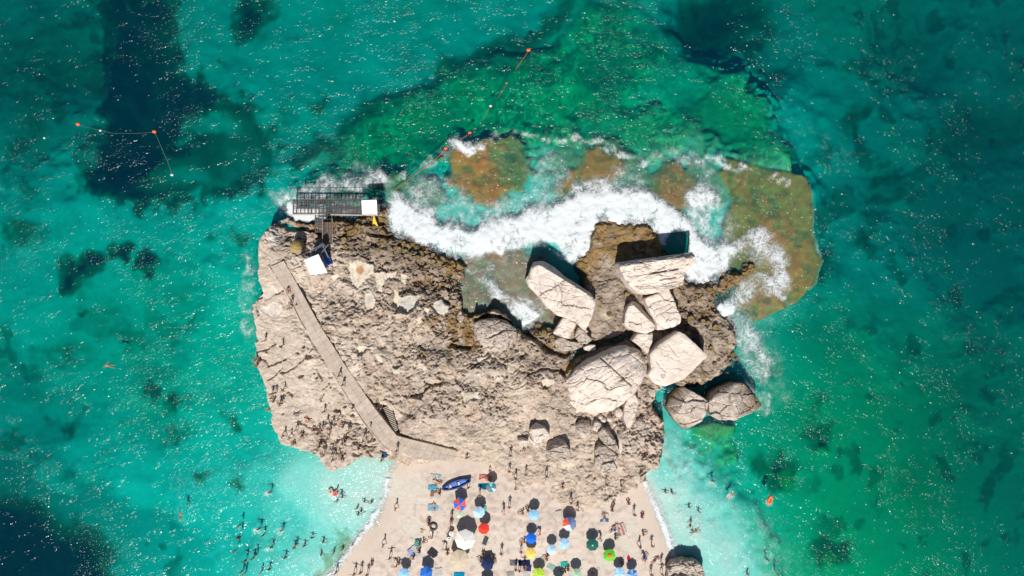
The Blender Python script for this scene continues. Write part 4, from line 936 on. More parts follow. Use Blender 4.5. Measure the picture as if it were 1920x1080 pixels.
def bar_bm(bm, a, b, r=0.04, n=6, r2=None):
    a = Vector(a); b = Vector(b); d = (b - a)
    if d.length < 1e-6: return
    q = d.normalized().to_track_quat('Z', 'Y')
    r2 = r if r2 is None else r2
    A_ = [bm.verts.new(a + q @ Vector((r * math.cos(t), r * math.sin(t), 0))) for t in [2 * math.pi * i / n for i in range(n)]]
    B_ = [bm.verts.new(b + q @ Vector((r2 * math.cos(t), r2 * math.sin(t), 0))) for t in [2 * math.pi * i / n for i in range(n)]]
    for i in range(n): bm.faces.new((A_[i], A_[(i + 1) % n], B_[(i + 1) % n], B_[i]))
    bm.faces.new(A_[::-1]); bm.faces.new(B_)

def finish(name, bm, mat, parent=None, loc=None, color=None, smooth=False):
    me = bpy.data.meshes.new(name)
    bmesh.ops.recalc_face_normals(bm, faces=bm.faces)
    if loc is not None and parent is None:
        for v in bm.verts: v.co -= Vector(loc)
    elif parent is not None:
        for v in bm.verts: v.co = parent.matrix_basis.inverted() @ v.co if loc == 'world' else v.co
    bm.to_mesh(me); bm.free()
    me.materials.append(mat)
    if smooth: me.polygons.foreach_set('use_smooth', np.full(len(me.polygons), True))
    o = bpy.data.objects.new(name, me); COL.objects.link(o)
    if loc is not None and loc != 'world': o.location = loc
    if parent: o.parent = parent
    if color: o.color = tuple(color) + (1,)
    return o

def thing(name, label, cat, loc, rot=0.0, group=None):
    o = bpy.data.objects.new(name, None); COL.objects.link(o)
    o.empty_display_size = .3
    o.location = loc; o.rotation_euler = (0, 0, rot)
    o.matrix_basis = Matrix.Translation(Vector(loc)) @ Matrix.Rotation(rot, 4, 'Z')
    setp(o, label, cat, group)
    return o

M_CONC = simple_mat('path_concrete', None, .92, 0, .26, 1.6, .6, .2)
M_METAL = simple_mat('weathered_steel', (0.10, 0.085, 0.075), .6, .5, .3, 5, .2)
M_PALEM = simple_mat('pale_beam', (0.42, 0.36, 0.29), .8, 0, .2, 5, .2)
M_WOOD = simple_mat('old_timber', (0.13, 0.10, 0.075), .85, 0, .3, 5, .3)
M_CLOTH = simple_mat('canvas', None, .85, 0, .05, 1.5, .25, .1)
M_PLAST = simple_mat('coated_cloth', None, .55, 0, .08, 3, .1, .3)

# path of cast concrete slabs, two to a row
root = thing('concrete_path', 'long pale concrete path of paired slabs crossing the rock and bending at its foot', 'path', P(640, 700, 2.4))
def lerp(a, b, t): return a + (b - a) * t
def along(pts, t):
    L = [math.dist(a, b) for a, b in zip(pts, pts[1:])]; s = t * sum(L)
    for (a, b), l in zip(zip(pts, pts[1:]), L):
        if s <= l + 1e-9: return (lerp(a[0], b[0], s / l), lerp(a[1], b[1], s / l))
        s -= l
    return pts[-1]
def lvl_at(x, y):
    c_ = [(520,495,2.75),(580,600,2.75),(660,710,2.7),(720,800,2.4),(745,835,2.2),(800,850,1.85),(850,855,1.6)]
    ww = [1 / ((x - a) ** 2 + (y - b) ** 2 + 300) ** 1.8 for a, b, _ in c_]
    return sum(w_ * c[2] for w_, c in zip(ww, c_)) / sum(ww)
def slab_run(Lp, Rp, n, split=.5):
    for i in range(n):
        for s0, s1 in ((0, split), (split, 1)):
            g = 0.018
            q = []
            for t, s in ((i / n, s0), ((i + 1) / n, s0), ((i + 1) / n, s1), (i / n, s1)):
                a, b = along(Lp, t), along(Rp, t)
                q.append((lerp(a[0], b[0], s), lerp(a[1], b[1], s)))
            cx_, cy_ = sum(p[0] for p in q) / 4, sum(p[1] for p in q) / 4
            bm = bmesh.new()
            tz = R.uniform(-.012, .012)
            top = []; bot = []
            for (x_, y_) in q:
                zt = lvl_at(x_, y_) + .02 + tz
                p = P(lerp(x_, cx_, g), lerp(y_, cy_, g), zt)
                top.append(bm.verts.new(p)); bot.append(bm.verts.new((p.x, p.y, zt - .9)))
            bm.faces.new(top); bm.faces.new(bot[::-1])
            for k in range(4): bm.faces.new((top[k], bot[k], bot[(k + 1) % 4], top[(k + 1) % 4]))
            v_ = R.uniform(.93, 1.05)
            finish('slab', bm, M_CONC, root, 'world', (0.445 * v_, 0.366 * v_, 0.298 * v_ * R.uniform(.97, 1.03)))
slab_run(PATH_L[:-1], PATH_R, 30)
slab_run([(722, 838), (737, 846), (790, 858), (850, 866)], [(744, 817), (770, 824), (800, 831), (855, 845)], 9)
# flank wall strip on the lit side
bm = bmesh.new()
for a, b in zip(PATH_L[:-1], PATH_L[1:]):
    za, zb_ = lvl_at(*a), lvl_at(*b)
    p0, p1 = P(a[0] - 1.6, a[1] + .8, za - .12), P(b[0] - 1.6, b[1] + .8, zb_ - .12)
    bar_bm(bm, p0, p1, .07, 5)
finish('kerb', bm, M_CONC, root, 'world', (0.40, 0.32, 0.255))

# stair down beside the path
st = thing('stair', 'dark wooden stair going down into the cleft beside the concrete path', 'stair', P(728, 790, 1.0))
for i in range(15):
    t = i / 14
    a = (lerp(716, 741, t), lerp(767, 808, t)); b = (a[0] + lerp(17, 5, t), a[1] - lerp(7, 3, t))
    bm = bmesh.new()
    z_ = 1.15 + .08 * i
    pa, pb = P(a[0], a[1], z_), P(b[0], b[1], z_)
    d = (pb - pa).normalized(); n_ = Vector((-d.y, d.x, 0)) * .06
    v1 = [bm.verts.new(p + o_) for o_ in (Vector((0, 0, 0)), Vector((0, 0, -.06))) for p in (pa - n_, pb - n_, pb + n_, pa + n_)]
    for f in ((0, 1, 2, 3), (7, 6, 5, 4), (0, 4, 5, 1), (1, 5, 6, 2), (2, 6, 7, 3), (3, 7, 4, 0)): bm.faces.new([v1[k] for k in f])
    finish('tread', bm, M_PALEM, st, 'world')
for k in (0, 1):
    bm = bmesh.new(); bar_bm(bm, P(716 + 17 * k, 767 - 7 * k, 1.05), P(741 + 5 * k, 808 - 3 * k, 2.2), .06, 5); finish('stringer', bm, M_WOOD, st, 'world')

# steel pier over the surf
ZP = 1.8
pr = thing('steel_pier', 'open steel grid pier standing over white surf at the north west corner', 'pier', P(630, 390, 0))
def wb(bm, a, b, w_, h_):
    a = Vector(a); b = Vector(b); d = (b - a).normalized(); s = Vector((-d.y, d.x, 0)).normalized() * w_ / 2
    vs = [bm.verts.new(p + o_ + Vector((0, 0, z))) for z in (-h_, 0) for p, o_ in ((a, -s), (b, -s), (b, s), (a, s))]
    for f in ((0, 3, 2, 1), (4, 5, 6, 7), (0, 1, 5, 4), (1, 2, 6, 5), (2, 3, 7, 6), (3, 0, 4, 7)): bm.faces.new([vs[k] for k in f])
for y_, w_, z_ in ((374.5, .14, 0), (388, .10, -.005), (391.5, .07, -.01), (400, .12, -.003)):
    bm = bmesh.new(); wb(bm, P(549, y_, ZP + z_), P(712, y_ + .8, ZP + z_), w_, .14); finish('rail', bm, M_METAL, pr, 'world')
bm = bmesh.new(); wb(bm, P(549, 402, ZP + .02), P(592, 402.2, ZP + .02), .14, .16); wb(bm, P(620, 402.6, ZP + .02), P(716, 404, ZP + .02), .16, .16)
finish('edge_beam', bm, M_PALEM, pr, 'world')
for i in range(24):
    x_ = 549.6 + i * 7.05
    bm = bmesh.new(); wb(bm, P(x_, 374, ZP - .02), P(x_, 401, ZP - .02), .13 if i % 2 == 0 else .06, .12); finish('crossbar', bm, M_METAL, pr, 'world')
for i in range(0, 24, 4):
    for y_ in (375.5, 400):
        bm = bmesh.new(); p = P(549.6 + i * 7.05, y_, ZP); bar_bm(bm, (p.x, p.y, -2), (p.x, p.y, ZP - .1), .09, 6); finish('post', bm, M_METAL, pr, 'world')
# expanded steel mesh decking
M_MESHD = simple_mat('deck_mesh', (0.20, 0.20, 0.20), .6, .4, .3, 6, .2)
for (xa, xb, ya, yb, st_) in ((549.6, 634, 374.5, 388, .34), (549.6, 634, 388, 400, .34), (634, 712, 374.5, 388, .22), (634, 712, 388, 400, .22)):
    bm = bmesh.new()
    a = P(xa, ya, ZP - .06); b = P(xb, yb, ZP - .06)
    x_ = a.x + .1
    while x_ < b.x: wb(bm, (x_, b.y, ZP - .06), (x_, a.y, ZP - .06), .045, .03); x_ += st_
    y_ = b.y + .1
    while y_ < a.y: wb(bm, (a.x, y_, ZP - .075), (b.x, y_, ZP - .075), .045, .03); y_ += st_
    o = finish('deck_grating', bm, M_MESHD, pr, 'world'); o['kind'] = 'stuff'
for a, b in (((549, 374), (634, 373)), ((634, 373), (676, 373))):
    bm = bmesh.new(); bar_bm(bm, P(a[0], a[1], ZP + 1.0), P(b[0], b[1], ZP + 1.0), .035, 5); finish('handrail', bm, M_METAL, pr, 'world')
for x_ in (549, 570, 591, 612, 634, 655, 676, 700):
    bm = bmesh.new(); bar_bm(bm, P(x_, 374.5, ZP - .1), P(x_, 372.5, ZP + 1.0), .03, 5); finish('handrail_post', bm, M_METAL, pr, 'world')

gw = thing('gangway', 'steel gangway with brown plank floor joining the pier to the rock', 'gangway', P(608, 430, 1.0))
for x_ in (591, 605.5, 622):
    bm = bmesh.new(); wb(bm, P(x_, 402, ZP - .02), P(x_, 437 if x_ < 600 else 456, ZP - .02), .12, .14); finish('beam', bm, M_METAL, gw, 'world')
for k in range(8):
    y_ = 404 + k * 7
    bm = bmesh.new(); wb(bm, P(591 if y_ < 438 else 605.5, y_, ZP - .03), P(622, y_, ZP - .03), .07, .1); finish('crossbar', bm, M_METAL, gw, 'world')
for k in range(3):
    bm = bmesh.new()
    for j in range(3):
        x0 = 606.5 + j * 4.9
        wb(bm, P(x0 + 2.3, 416.5 + k * 13, ZP + .0), P(x0 + 2.3, 429 + k * 13, ZP + .0), .33, .04)
    o = finish('floor_panel', bm, M_WOOD, gw, 'world')
bm = bmesh.new()
a = P(591, 404, ZP - .08); b = P(605, 436, ZP - .08)
x_ = a.x + .1
while x_ < b.x: wb(bm, (x_, b.y, ZP - .08), (x_, a.y, ZP - .08), .05, .03); x_ += .24
y_ = b.y + .1
while y_ < a.y: wb(bm, (a.x, y_, ZP - .095), (b.x, y_, ZP - .095), .05, .03); y_ += .24
o = finish('deck_grating', bm, M_MESHD, gw, 'world'); o['kind'] = 'stuff'
for x_ in (604.5, 623):
    bm = bmesh.new(); bar_bm(bm, P(x_, 410, ZP + .9), P(x_, 456, ZP + .9), .035, 5)
    for y_ in (412, 426, 440, 455): bar_bm(bm, P(x_, y_, ZP - .1), P(x_, y_, ZP + .9), .03, 5)
    finish('handrail', bm, M_PALEM, gw, 'world')
for x_, y_ in ((592, 436), (622, 436), (622, 456), (606, 456)):
    bm = bmesh.new(); p = P(x_, y_, ZP); bar_bm(bm, (p.x, p.y, 0), (p.x, p.y, ZP - .1), .06, 6); finish('post', bm, M_METAL, gw, 'world')

def canopy(name, label, cat, quad, zt, sag, poles_z, color, folds=0.05):
    """a stretched sheet on four poles; quad in photograph pixels"""
    c0 = P(sum(p[0] for p in quad) / 4, sum(p[1] for p in quad) / 4, poles_z)
    t = thing(name, label, cat, c0)
    n = 14
    bm = bmesh.new(); G = {}
    Q = [P(x, y, zt) for x, y in quad]
    for i in range(n + 1):
        for j in range(n + 1):
            u, v = i / n, j / n
            p = (Q[0] * (1 - u) + Q[1] * u) * (1 - v) + (Q[3] * (1 - u) + Q[2] * u) * v
            s = (16 * u * (1 - u) * v * (1 - v))
            p = p + Vector((0, 0, sag * s + folds * (math.sin(9 * u + 5 * v) * .5 + math.sin(14 * v - 4 * u) * .4) * s))
            inw = 0.035 * (math.sin(math.pi * u) * (2 * v - 1) * -1)
            G[i, j] = bm.verts.new(p)
    for i in range(n):
        for j in range(n): bm.faces.new((G[i, j], G[i + 1, j], G[i + 1, j + 1], G[i, j + 1]))
    finish('cloth', bm, M_CLOTH, t, 'world', color, True)
    for q_ in Q:
        bm = bmesh.new(); bar_bm(bm, (q_.x, q_.y, poles_z - .4), (q_.x, q_.y, q_.z), .035, 6); finish('pole', bm, M_METAL, t, 'world')
    return t
canopy('sunshade', 'square white sunshade stretched on poles at the east end of the pier', 'sunshade', [(677.5, 376), (706, 374.5), (707.5, 402.5), (679, 402.5)], ZP + 2.2, -.25, ZP, (.80, .80, .80))
canopy('sunshade', 'white crumpled square canopy beside the dark leaning panel on the rock', 'sunshade', [(570, 487.5), (597, 476.5), (614, 511.5), (582, 515.5)], 5.0, .18, 2.4, (.80, .79, .77), .09)

def slab_thing(name, label, cat, quad, z_, th, color, mat=None, zs=None, group=None):
    pz = [P(x, y, (zs[i] if zs else z_)) for i, (x, y) in enumerate(quad)]
    c0 = sum(pz, Vector()) / len(pz)
    bm = bmesh.new()
    top = [bm.verts.new(p) for p in pz]; bot = [bm.verts.new(p - Vector((0, 0, th))) for p in pz]
    bm.faces.new(top); bm.faces.new(bot[::-1])
    k_ = len(pz)
    for k in range(k_): bm.faces.new((top[k], bot[k], bot[(k + 1) % k_], top[(k + 1) % k_]))
    o = finish(name, bm, mat or M_PLAST, None, c0, color)
    setp(o, label, cat, group)
    return o
slab_thing('panel', 'dark slate blue panel leaning on the kiosk north of the white canopy', 'panel', [(582, 470), (605, 455), (612, 463), (587, 480)], 3.6, .06, (.055, .07, .095), zs=(3.9, 3.9, 3.2, 3.2))
slab_thing('panel', 'narrow grey blue board standing along the east edge of the white canopy', 'panel', [(599, 477), (604, 476), (616, 505), (612, 506)], 3.9, .06, (.16, .19, .25))
bx_o = thing('kiosk', 'small dark kiosk tucked between the two panels', 'kiosk', P(604, 478, 2.3), math.radians(25))
bm = bmesh.new(); box_bm(bm, -.9, .9, -.8, .9, -.3, 1.05); finish('body', bm, M_PLAST, bx_o, None, (.07, .075, .09))
bm = bmesh.new(); box_bm(bm, -1.0, 1.0, -.9, 1.0, 1.05, 1.12); finish('lid', bm, M_PLAST, bx_o, None, (.10, .12, .15))
cb = thing('cooler_box', 'bright blue cooler box in the shade east of the white canopy', 'cooler', P(615.5, 489, 2.5), math.radians(20))
bm = bmesh.new(); box_bm(bm, -.45, .45, -.65, .65, -.1, .6); finish('body', bm, M_PLAST, cb, None, (.02, .10, .42))
bm = bmesh.new(); box_bm(bm, -.48, .48, -.68, .68, .6, .7); finish('lid', bm, M_PLAST, cb, None, (.03, .13, .50))
for i, (a, b, lb) in enumerate((((600, 477), (616, 458), 'thin pale pole leaning across the dark panel'), ((592, 470), (600, 457), 'short pale pole at the corner of the dark panel'))):
    bm = bmesh.new(); pa, pb = P(a[0], a[1], 4.3), P(b[0], b[1], 3.2); bar_bm(bm, pa, pb, .05, 6)
    setp(finish('pole', bm, M_PALEM, None, (pa + pb) / 2), lb, 'pole')
# yellow triangular sail cloth lying on the brown rock
tri = [(701, 401), (704, 412), (709, 424), (704, 424.5), (698.5, 419), (699.5, 410)]
zz = [2.3, 1.8, 1.25, 1.15, 1.3, 1.8]
slab_thing('flag', 'yellow triangular flag cloth hanging from the pier over brown rock', 'flag', tri, 2, .04, (.50, .40, .05), M_CLOTH, zs=zz)

# ------------------------------------------------------------------ people
M_SKIN = simple_mat('skin', None, .55, 0, .06, 8, 0, .3)
M_SWIM = simple_mat('swimwear', None, .8, 0, .06, 8, 0, .1)
M_HAIR = simple_mat('hair', None, .7, 0, .1, 20, 0, .2)

BODY_E = [('pelvis', 'waist'), ('waist', 'chest'), ('chest', 'neck'), ('neck', 'head'), ('head', 'crown'),
          ('chest', 'shL'), ('shL', 'elL'), ('elL', 'wrL'), ('wrL', 'haL'), ('chest', 'shR'), ('shR', 'elR'), ('elR', 'wrR'), ('wrR', 'haR'),
          ('pelvis', 'hiL'), ('hiL', 'knL'), ('knL', 'anL'), ('anL', 'toL'), ('pelvis', 'hiR'), ('hiR', 'knR'), ('knR', 'anR'), ('anR', 'toR')]
RAD = dict(pelvis=(.15, .10), waist=(.125, .085), chest=(.165, .105), neck=(.055, .055), head=(.082, .095), crown=(.07, .075), sh=(.06, .055), el=(.042, .042), wr=(.03, .028), ha=(.042, .02), hi=(.085, .085), kn=(.058, .058), an=(.038, .038), to=(.042, .028))
def rad(k):
    return RAD.get(k) or RAD[k[:2]]
def skin_mesh(name, pts, edges, rads, root, sub=1):
    me = bpy.data.meshes.new(name)
    keys = list(pts)
    me.from_pydata([pts[k] for k in keys], [(keys.index(a), keys.index(b)) for a, b in edges], [])
    o = bpy.data.objects.new(name, me); COL.objects.link(o)
    md = o.modifiers.new('s', 'SKIN'); md.use_smooth_shade = True
    if not me.skin_vertices: 
        me.skin_vertices.new() if hasattr(me.skin_vertices, 'new') else None
    for i, k in enumerate(keys):
        sv = me.skin_vertices[0].data[i]; sv.radius = rads[k]; sv.use_root = (k == root)
    ss = o.modifiers.new('d', 'SUBSURF'); ss.levels = sub; ss.render_levels = sub
    dg = bpy.context.evaluated_depsgraph_get()
    out = bpy.data.meshes.new_from_object(o.evaluated_get(dg)); out.name = name
    bpy.data.objects.remove(o); bpy.data.meshes.remove(me)
    return out
def pose(kind):
    z0 = 0
    p = dict(pelvis=(0, 0, .95), waist=(0, 0, 1.12), chest=(0, .0, 1.34), neck=(0, .01, 1.49), head=(0, .03, 1.60), crown=(0, .02, 1.70),
             shL=(-.19, 0, 1.42), elL=(-.26, -.02, 1.16), wrL=(-.27, .06, .93), haL=(-.27, .10, .83), shR=(.19, 0, 1.42), elR=(.26, -.02, 1.16), wrR=(.27, .06, .93), haR=(.27, .10, .83),
             hiL=(-.10, 0, .88), knL=(-.11, .03, .49), anL=(-.11, -.01, .09), toL=(-.12, .15, .04), hiR=(.10, 0, .88), knR=(.11, .03, .49), anR=(.11, -.01, .09), toR=(.12, .15, .04))
    if kind == 'walk':
        p.update(knL=(-.1, .22, .52), anL=(-.1, .30, .12), toL=(-.1, .46, .10), knR=(.1, -.05, .50), anR=(.1, -.38, .16), toR=(.1, -.27, .05), elL=(-.27, -.18, 1.18), wrL=(-.25, -.22, .96), haL=(-.25, -.2, .87), elR=(.27, .14, 1.18), wrR=(.25, .33, 1.05), haR=(.24, .42, 1.03))
    if kind == 'arms':
        p.update(elL=(-.44, .02, 1.38), wrL=(-.62, .1, 1.52), haL=(-.68, .12, 1.6), elR=(.42, .0, 1.25), wrR=(.62, .08, 1.12), haR=(.70, .1, 1.06), anL=(-.2, -.01, .09), toL=(-.22, .15, .04), anR=(.2, 0, .09), toR=(.23, .15, .04), knL=(-.16, .03, .49), knR=(.16, .03, .49))
    if kind == 'bend':
        p.update(waist=(0, .10, 1.06), chest=(0, .36, 1.10), neck=(0, .50, 1.10), head=(0, .61, 1.08), crown=(0, .71, 1.06), shL=(-.18, .38, 1.12), shR=(.18, .38, 1.12), elL=(-.22, .46, .84), wrL=(-.2, .55, .62), haL=(-.2, .58, .52), elR=(.22, .46, .84), wrR=(.2, .55, .62), haR=(.2, .58, .52))
    if kind == 'sit':
        p.update(pelvis=(0, 0, .13), waist=(0, -.05, .30), chest=(0, -.10, .52), neck=(0, -.08, .68), head=(0, -.04, .79), crown=(0, -.04, .89), shL=(-.19, -.1, .60), shR=(.19, -.1, .60), elL=(-.28, .02, .36), wrL=(-.2, .24, .36), haL=(-.15, .33, .40), elR=(.28, .02, .36), wrR=(.2, .24, .36), haR=(.15, .33, .40),
                 hiL=(-.1, .05, .12), knL=(-.16, .42, .42), anL=(-.13, .66, .07), toL=(-.13, .82, .04), hiR=(.1, .05, .12), knR=(.16, .42, .42), anR=(.13, .66, .07), toR=(.13, .82, .04))
    if kind == 'lie':
        f = {}
        for k, (x, y, z) in p.items(): f[k] = (x, z - .95, .12 + y * .3)
        f.update(elL=(-.36, .22, .06), wrL=(-.42, -.02, .05), haL=(-.42, -.12, .05), elR=(.38, .36, .06), wrR=(.30, .62, .08), haR=(.2, .70, .1), knR=(.16, -.44, .30), anR=(.14, -.74, .06), toR=(.14, -.86, .08), anL=(-.14, -.86, .05), toL=(-.16, -.9, .16)); p = f
    if kind == 'swim':
        f = {}
        for k, (x, y, z) in p.items(): f[k] = (x, z - .95, .02 - y * .3)
        f.update(elL=(-.34, .66, .03), wrL=(-.36, .92, .02), haL=(-.35, 1.0, .0), elR=(.42, .36, -.02), wrR=(.60, .22, -.1), haR=(.66, .14, -.12), head=(0, .66, .08), crown=(0, .75, .10), knL=(-.16, -.44, -.06), anL=(-.22, -.80, -.1), toL=(-.24, -.95, -.1), knR=(.16, -.46, -.1), anR=(.25, -.78, -.03), toR=(.28, -.92, -.05)); p = f
    if kind == 'wade':
        p.update(elL=(-.40, .06, 1.22), wrL=(-.52, .22, 1.12), haL=(-.56, .30, 1.10), elR=(.38, .1, 1.20), wrR=(.50, .3, 1.12), haR=(.53, .38, 1.10))
    return p
PROTO = {}
for kd in ('stand', 'walk', 'arms', 'bend', 'sit', 'lie', 'swim', 'wade'):
    p = pose(kd)
    body = skin_mesh('body_' + kd, p, BODY_E, {k: rad(k) for k in p}, 'pelvis', 1)
    body.materials.append(M_SKIN)
    def mid(a, b, t): return tuple(a[i] * (1 - t) + b[i] * t for i in range(3))
    sp_ = {'pelvis': p['pelvis'], 'top': mid(p['pelvis'], p['waist'], .35), 'hiL': p['hiL'], 'thL': mid(p['hiL'], p['knL'], .42), 'hiR': p['hiR'], 'thR': mid(p['hiR'], p['knR'], .42)}
    sw_ = skin_mesh('trunks_' + kd, sp_, [('pelvis', 'top'), ('pelvis', 'hiL'), ('hiL', 'thL'), ('pelvis', 'hiR'), ('hiR', 'thR')],
                    dict(pelvis=(.175, .125), top=(.16, .115), hiL=(.115, .115), thL=(.11, .11), hiR=(.115, .115), thR=(.11, .11)), 'pelvis', 1)
    sw_.materials.append(M_SWIM)
    bt = skin_mesh('top_' + kd, {'a': mid(p['waist'], p['chest'], .45), 'b': mid(p['chest'], p['neck'], .12)}, [('a', 'b')], {'a': (.165, .115), 'b': (.185, .125)}, 'a', 1)
    bt.materials.append(M_SWIM)
    hr = skin_mesh('hair_' + kd, {'a': mid(p['head'], p['crown'], .35), 'b': mid(p['head'], p['crown'], 1.05)}, [('a', 'b')], {'a': (.105, .108), 'b': (.08, .085)}, 'a', 1)
    hr.materials.append(M_HAIR)
    PROTO[kd] = (body, sw_, bt, hr)
SKINS = [(.42, .26, .18), (.34, .19, .12), (.28, .15, .10), (.48, .31, .23), (.22, .12, .08)]
COLS = {'black': (.015, .015, .018), 'red': (.45, .03, .03), 'navy': (.02, .035, .12), 'blue': (.03, .14, .45), 'white': (.7, .7, .7), 'orange': (.6, .18, .03), 'yellow': (.6, .5, .06), 'green': (.05, .25, .08), 'pink': (.6, .2, .28), 'dark': (.03, .03, .035), 'lime': (.45, .62, .05), 'grey': (.2, .2, .2)}
HAIRS = [(.02, .013, .01), (.04, .022, .012), (.012, .01, .01), (.10, .06, .03)]
npeople = [0]
WORDS = {'stand': 'standing', 'walk': 'walking', 'arms': 'standing with arms out', 'bend': 'bending over', 'sit': 'sitting', 'lie': 'lying down', 'swim': 'swimming', 'wade': 'in the water'}
ORD = ['first', 'second', 'third', 'fourth', 'fifth', 'sixth', 'seventh', 'eighth', 'ninth', 'tenth', 'eleventh', 'twelfth', 'thirteenth', 'fourteenth', 'fifteenth', 'sixteenth', 'seventeenth', 'eighteenth', 'nineteenth', 'twentieth'] + ['twenty ' + k_ for k_ in ('first', 'second', 'third', 'fourth', 'fifth', 'sixth', 'seventh', 'eighth', 'ninth')]
def person(px, py, kd, rot, col, label, group, z=None, top=None, scale=1.0, wade_z=None, skin=None):
    body, sw_, bt, hr = PROTO[kd]
    gz = ground_z(px, py) if z is None else z
    mid_z = {'stand': .95, 'walk': .9, 'arms': .95, 'bend': .8, 'sit': .4, 'lie': .15, 'swim': .05, 'wade': .3}[kd]
    if kd == 'wade': loc = P(px, py, .2); loc.z = -1.22 if wade_z is None else wade_z
    elif kd == 'swim': loc = P(px, py, .08); loc.z = .06
    else:
        p = P(px, py, gz + mid_z); loc = Vector((p.x, p.y, gz))
    o = bpy.data.objects.new('person', body); COL.objects.link(o)
    o.location = loc; o.rotation_euler = (0, 0, math.radians(rot)); o.scale = (scale,) * 3
    o.color = (skin or R.choice(SKINS)) + (1,)
    setp(o, label, 'person', group)
    c = bpy.data.objects.new('trunks', sw_); COL.objects.link(c); c.parent = o; c.color = COLS[col] + (1,)
    if top: c = bpy.data.objects.new('top', bt); COL.objects.link(c); c.parent = o; c.color = COLS[top] + (1,)
    c = bpy.data.objects.new('hair', hr); COL.objects.link(c); c.parent = o; c.color = R.choice(HAIRS) + (1,)
    return o
def crowd(place, group, items):
    """items: (px, py, pose, turn, colour, [top]); each gets its own label by its turn from the left"""
    items = sorted(items, key=lambda t: t[0])
    by = {}
    for it in items: by.setdefault(WORDS[it[2]], []).append(it)
    for it in items:
        L_ = by[WORDS[it[2]]]; k = L_.index(it)
        o_ = '' if len(L_) == 1 else (', leftmost' if k == 0 else ', rightmost' if k == len(L_) - 1 else f', {ORD[k]} from the left')
        lb = f'person {WORDS[it[2]]} {place}{o_}'
        person(it[0], it[1], it[2], it[3], it[4], lb, group, top=it[5] if len(it) > 5 else None)

crowd('on the concrete path', 'people on the concrete path', [(540, 543, 'sit', 200, 'black'), (545, 567, 'stand', 0, 'dark', 'lime'), (556, 571, 'sit', 30, 'black'), (636, 705, 'walk', 30, 'red'), (643, 722, 'walk', 10, 'black'), (696, 797, 'walk', 60, 'orange'), (744, 845, 'stand', 0, 'white', 'red')])
crowd('on the upper west rocks', 'people on the upper west rocks', [(494, 640, 'stand', 20, 'white'), (527, 650, 'walk', -60, 'red'), (478, 676, 'bend', 40, 'black', 'black'), (482, 685, 'sit', 90, 'orange'), (485, 678, 'sit', 140, 'red'), (545, 578, 'bend', 100, 'pink')])
crowd('at the middle of the west edge', 'people at the middle of the west edge', [(508, 739, 'stand', 0, 'black', 'red'), (515, 737, 'stand', 0, 'red', 'dark'), (531, 731, 'walk', 100, 'red'), (523, 761, 'bend', 0, 'blue'), (527, 757, 'stand', 0, 'dark'), (504, 768, 'sit', 90, 'red'), (513, 752, 'sit', 60, 'black')])
crowd('on the lower west rocks', 'people on the lower west rocks', [(531, 818, 'walk', 50, 'dark'), (554, 807, 'arms', 10, 'yellow'), (595, 813, 'walk', -40, 'red'), (602, 808, 'stand', 0, 'dark'), (622, 797, 'arms', 30, 'black'), (635, 787, 'walk', 80, 'orange'), (617, 812, 'bend', 0, 'dark'), (614, 823, 'walk', 0, 'orange'), (606, 854, 'bend', 30, 'black', 'dark'),
   (623, 850, 'sit', 0, 'white', 'white'), (638, 842, 'walk', 60, 'red'), (624, 863, 'walk', 20, 'dark'), (716, 863, 'walk', 20, 'dark'), (551, 831, 'sit', 120, 'dark'), (661, 765, 'sit', 60, 'black'), (588, 806, 'sit', 0, 'red'), (612, 795, 'walk', 40, 'dark'), (643, 800, 'sit', 70, 'red'), (652, 812, 'stand', 0, 'navy'), (598, 838, 'sit', 40, 'orange'), (646, 828, 'sit', 10, 'dark'), (631, 832, 'sit', 160, 'pink', 'pink'),
   (672, 842, 'sit', 20, 'black'), (543, 822, 'walk', 70, 'red'), (566, 818, 'sit', 10, 'red'), (681, 828, 'walk', 30, 'dark'), (607, 772, 'stand', 0, 'orange'), (578, 788, 'lie', 60, 'red'), (558, 776, 'lie', 100, 'blue'), (640, 858, 'lie', 20, 'dark')])
crowd('on the rock above the sand', 'people on the rock above the sand', [(957, 854, 'stand', 0, 'red', 'red'), (955, 884, 'stand', 0, 'black', 'dark'), (983, 850, 'bend', 10, 'red', 'red'), (919, 882, 'stand', 0, 'red', 'dark'), (967, 897, 'arms', 0, 'red', 'red'), (986, 890, 'stand', 0, 'dark', 'navy'), (1025, 893, 'arms', 20, 'black'),
   (1055, 914, 'sit', 0, 'red'), (1071, 943, 'walk', 30, 'black', 'dark'), (1083, 956, 'arms', 0, 'orange'), (1138, 909, 'stand', 0, 'dark', 'dark'), (1165, 911, 'bend', 250, 'black'), (875, 858, 'stand', 10, 'grey')])
crowd('on the sand at the eastern shore', 'people at the eastern shore', [(1151, 944, 'sit', 160, 'pink', 'pink'), (1148, 957, 'sit', 0, 'dark'), (1179, 944, 'sit', 20, 'red'), (1190, 965, 'stand', 0, 'dark'), (1204, 969, 'sit', -20, 'orange'), (1206, 1002, 'sit', -70, 'red'), (1200, 1025, 'walk', 40, 'orange'), (1223, 1023, 'walk', -10, 'dark'),
   (1208, 1044, 'sit', -60, 'blue'), (1209, 1052, 'bend', 40, 'red'), (1229, 1050, 'lie', -50, 'dark'), (1242, 1058, 'stand', 30, 'dark'), (1252, 1064, 'stand', 0, 'black'), (1242, 1077, 'arms', 0, 'dark'), (1256, 1074, 'sit', 0, 'red', 'red'), (1222, 1078, 'stand', 0, 'dark')])
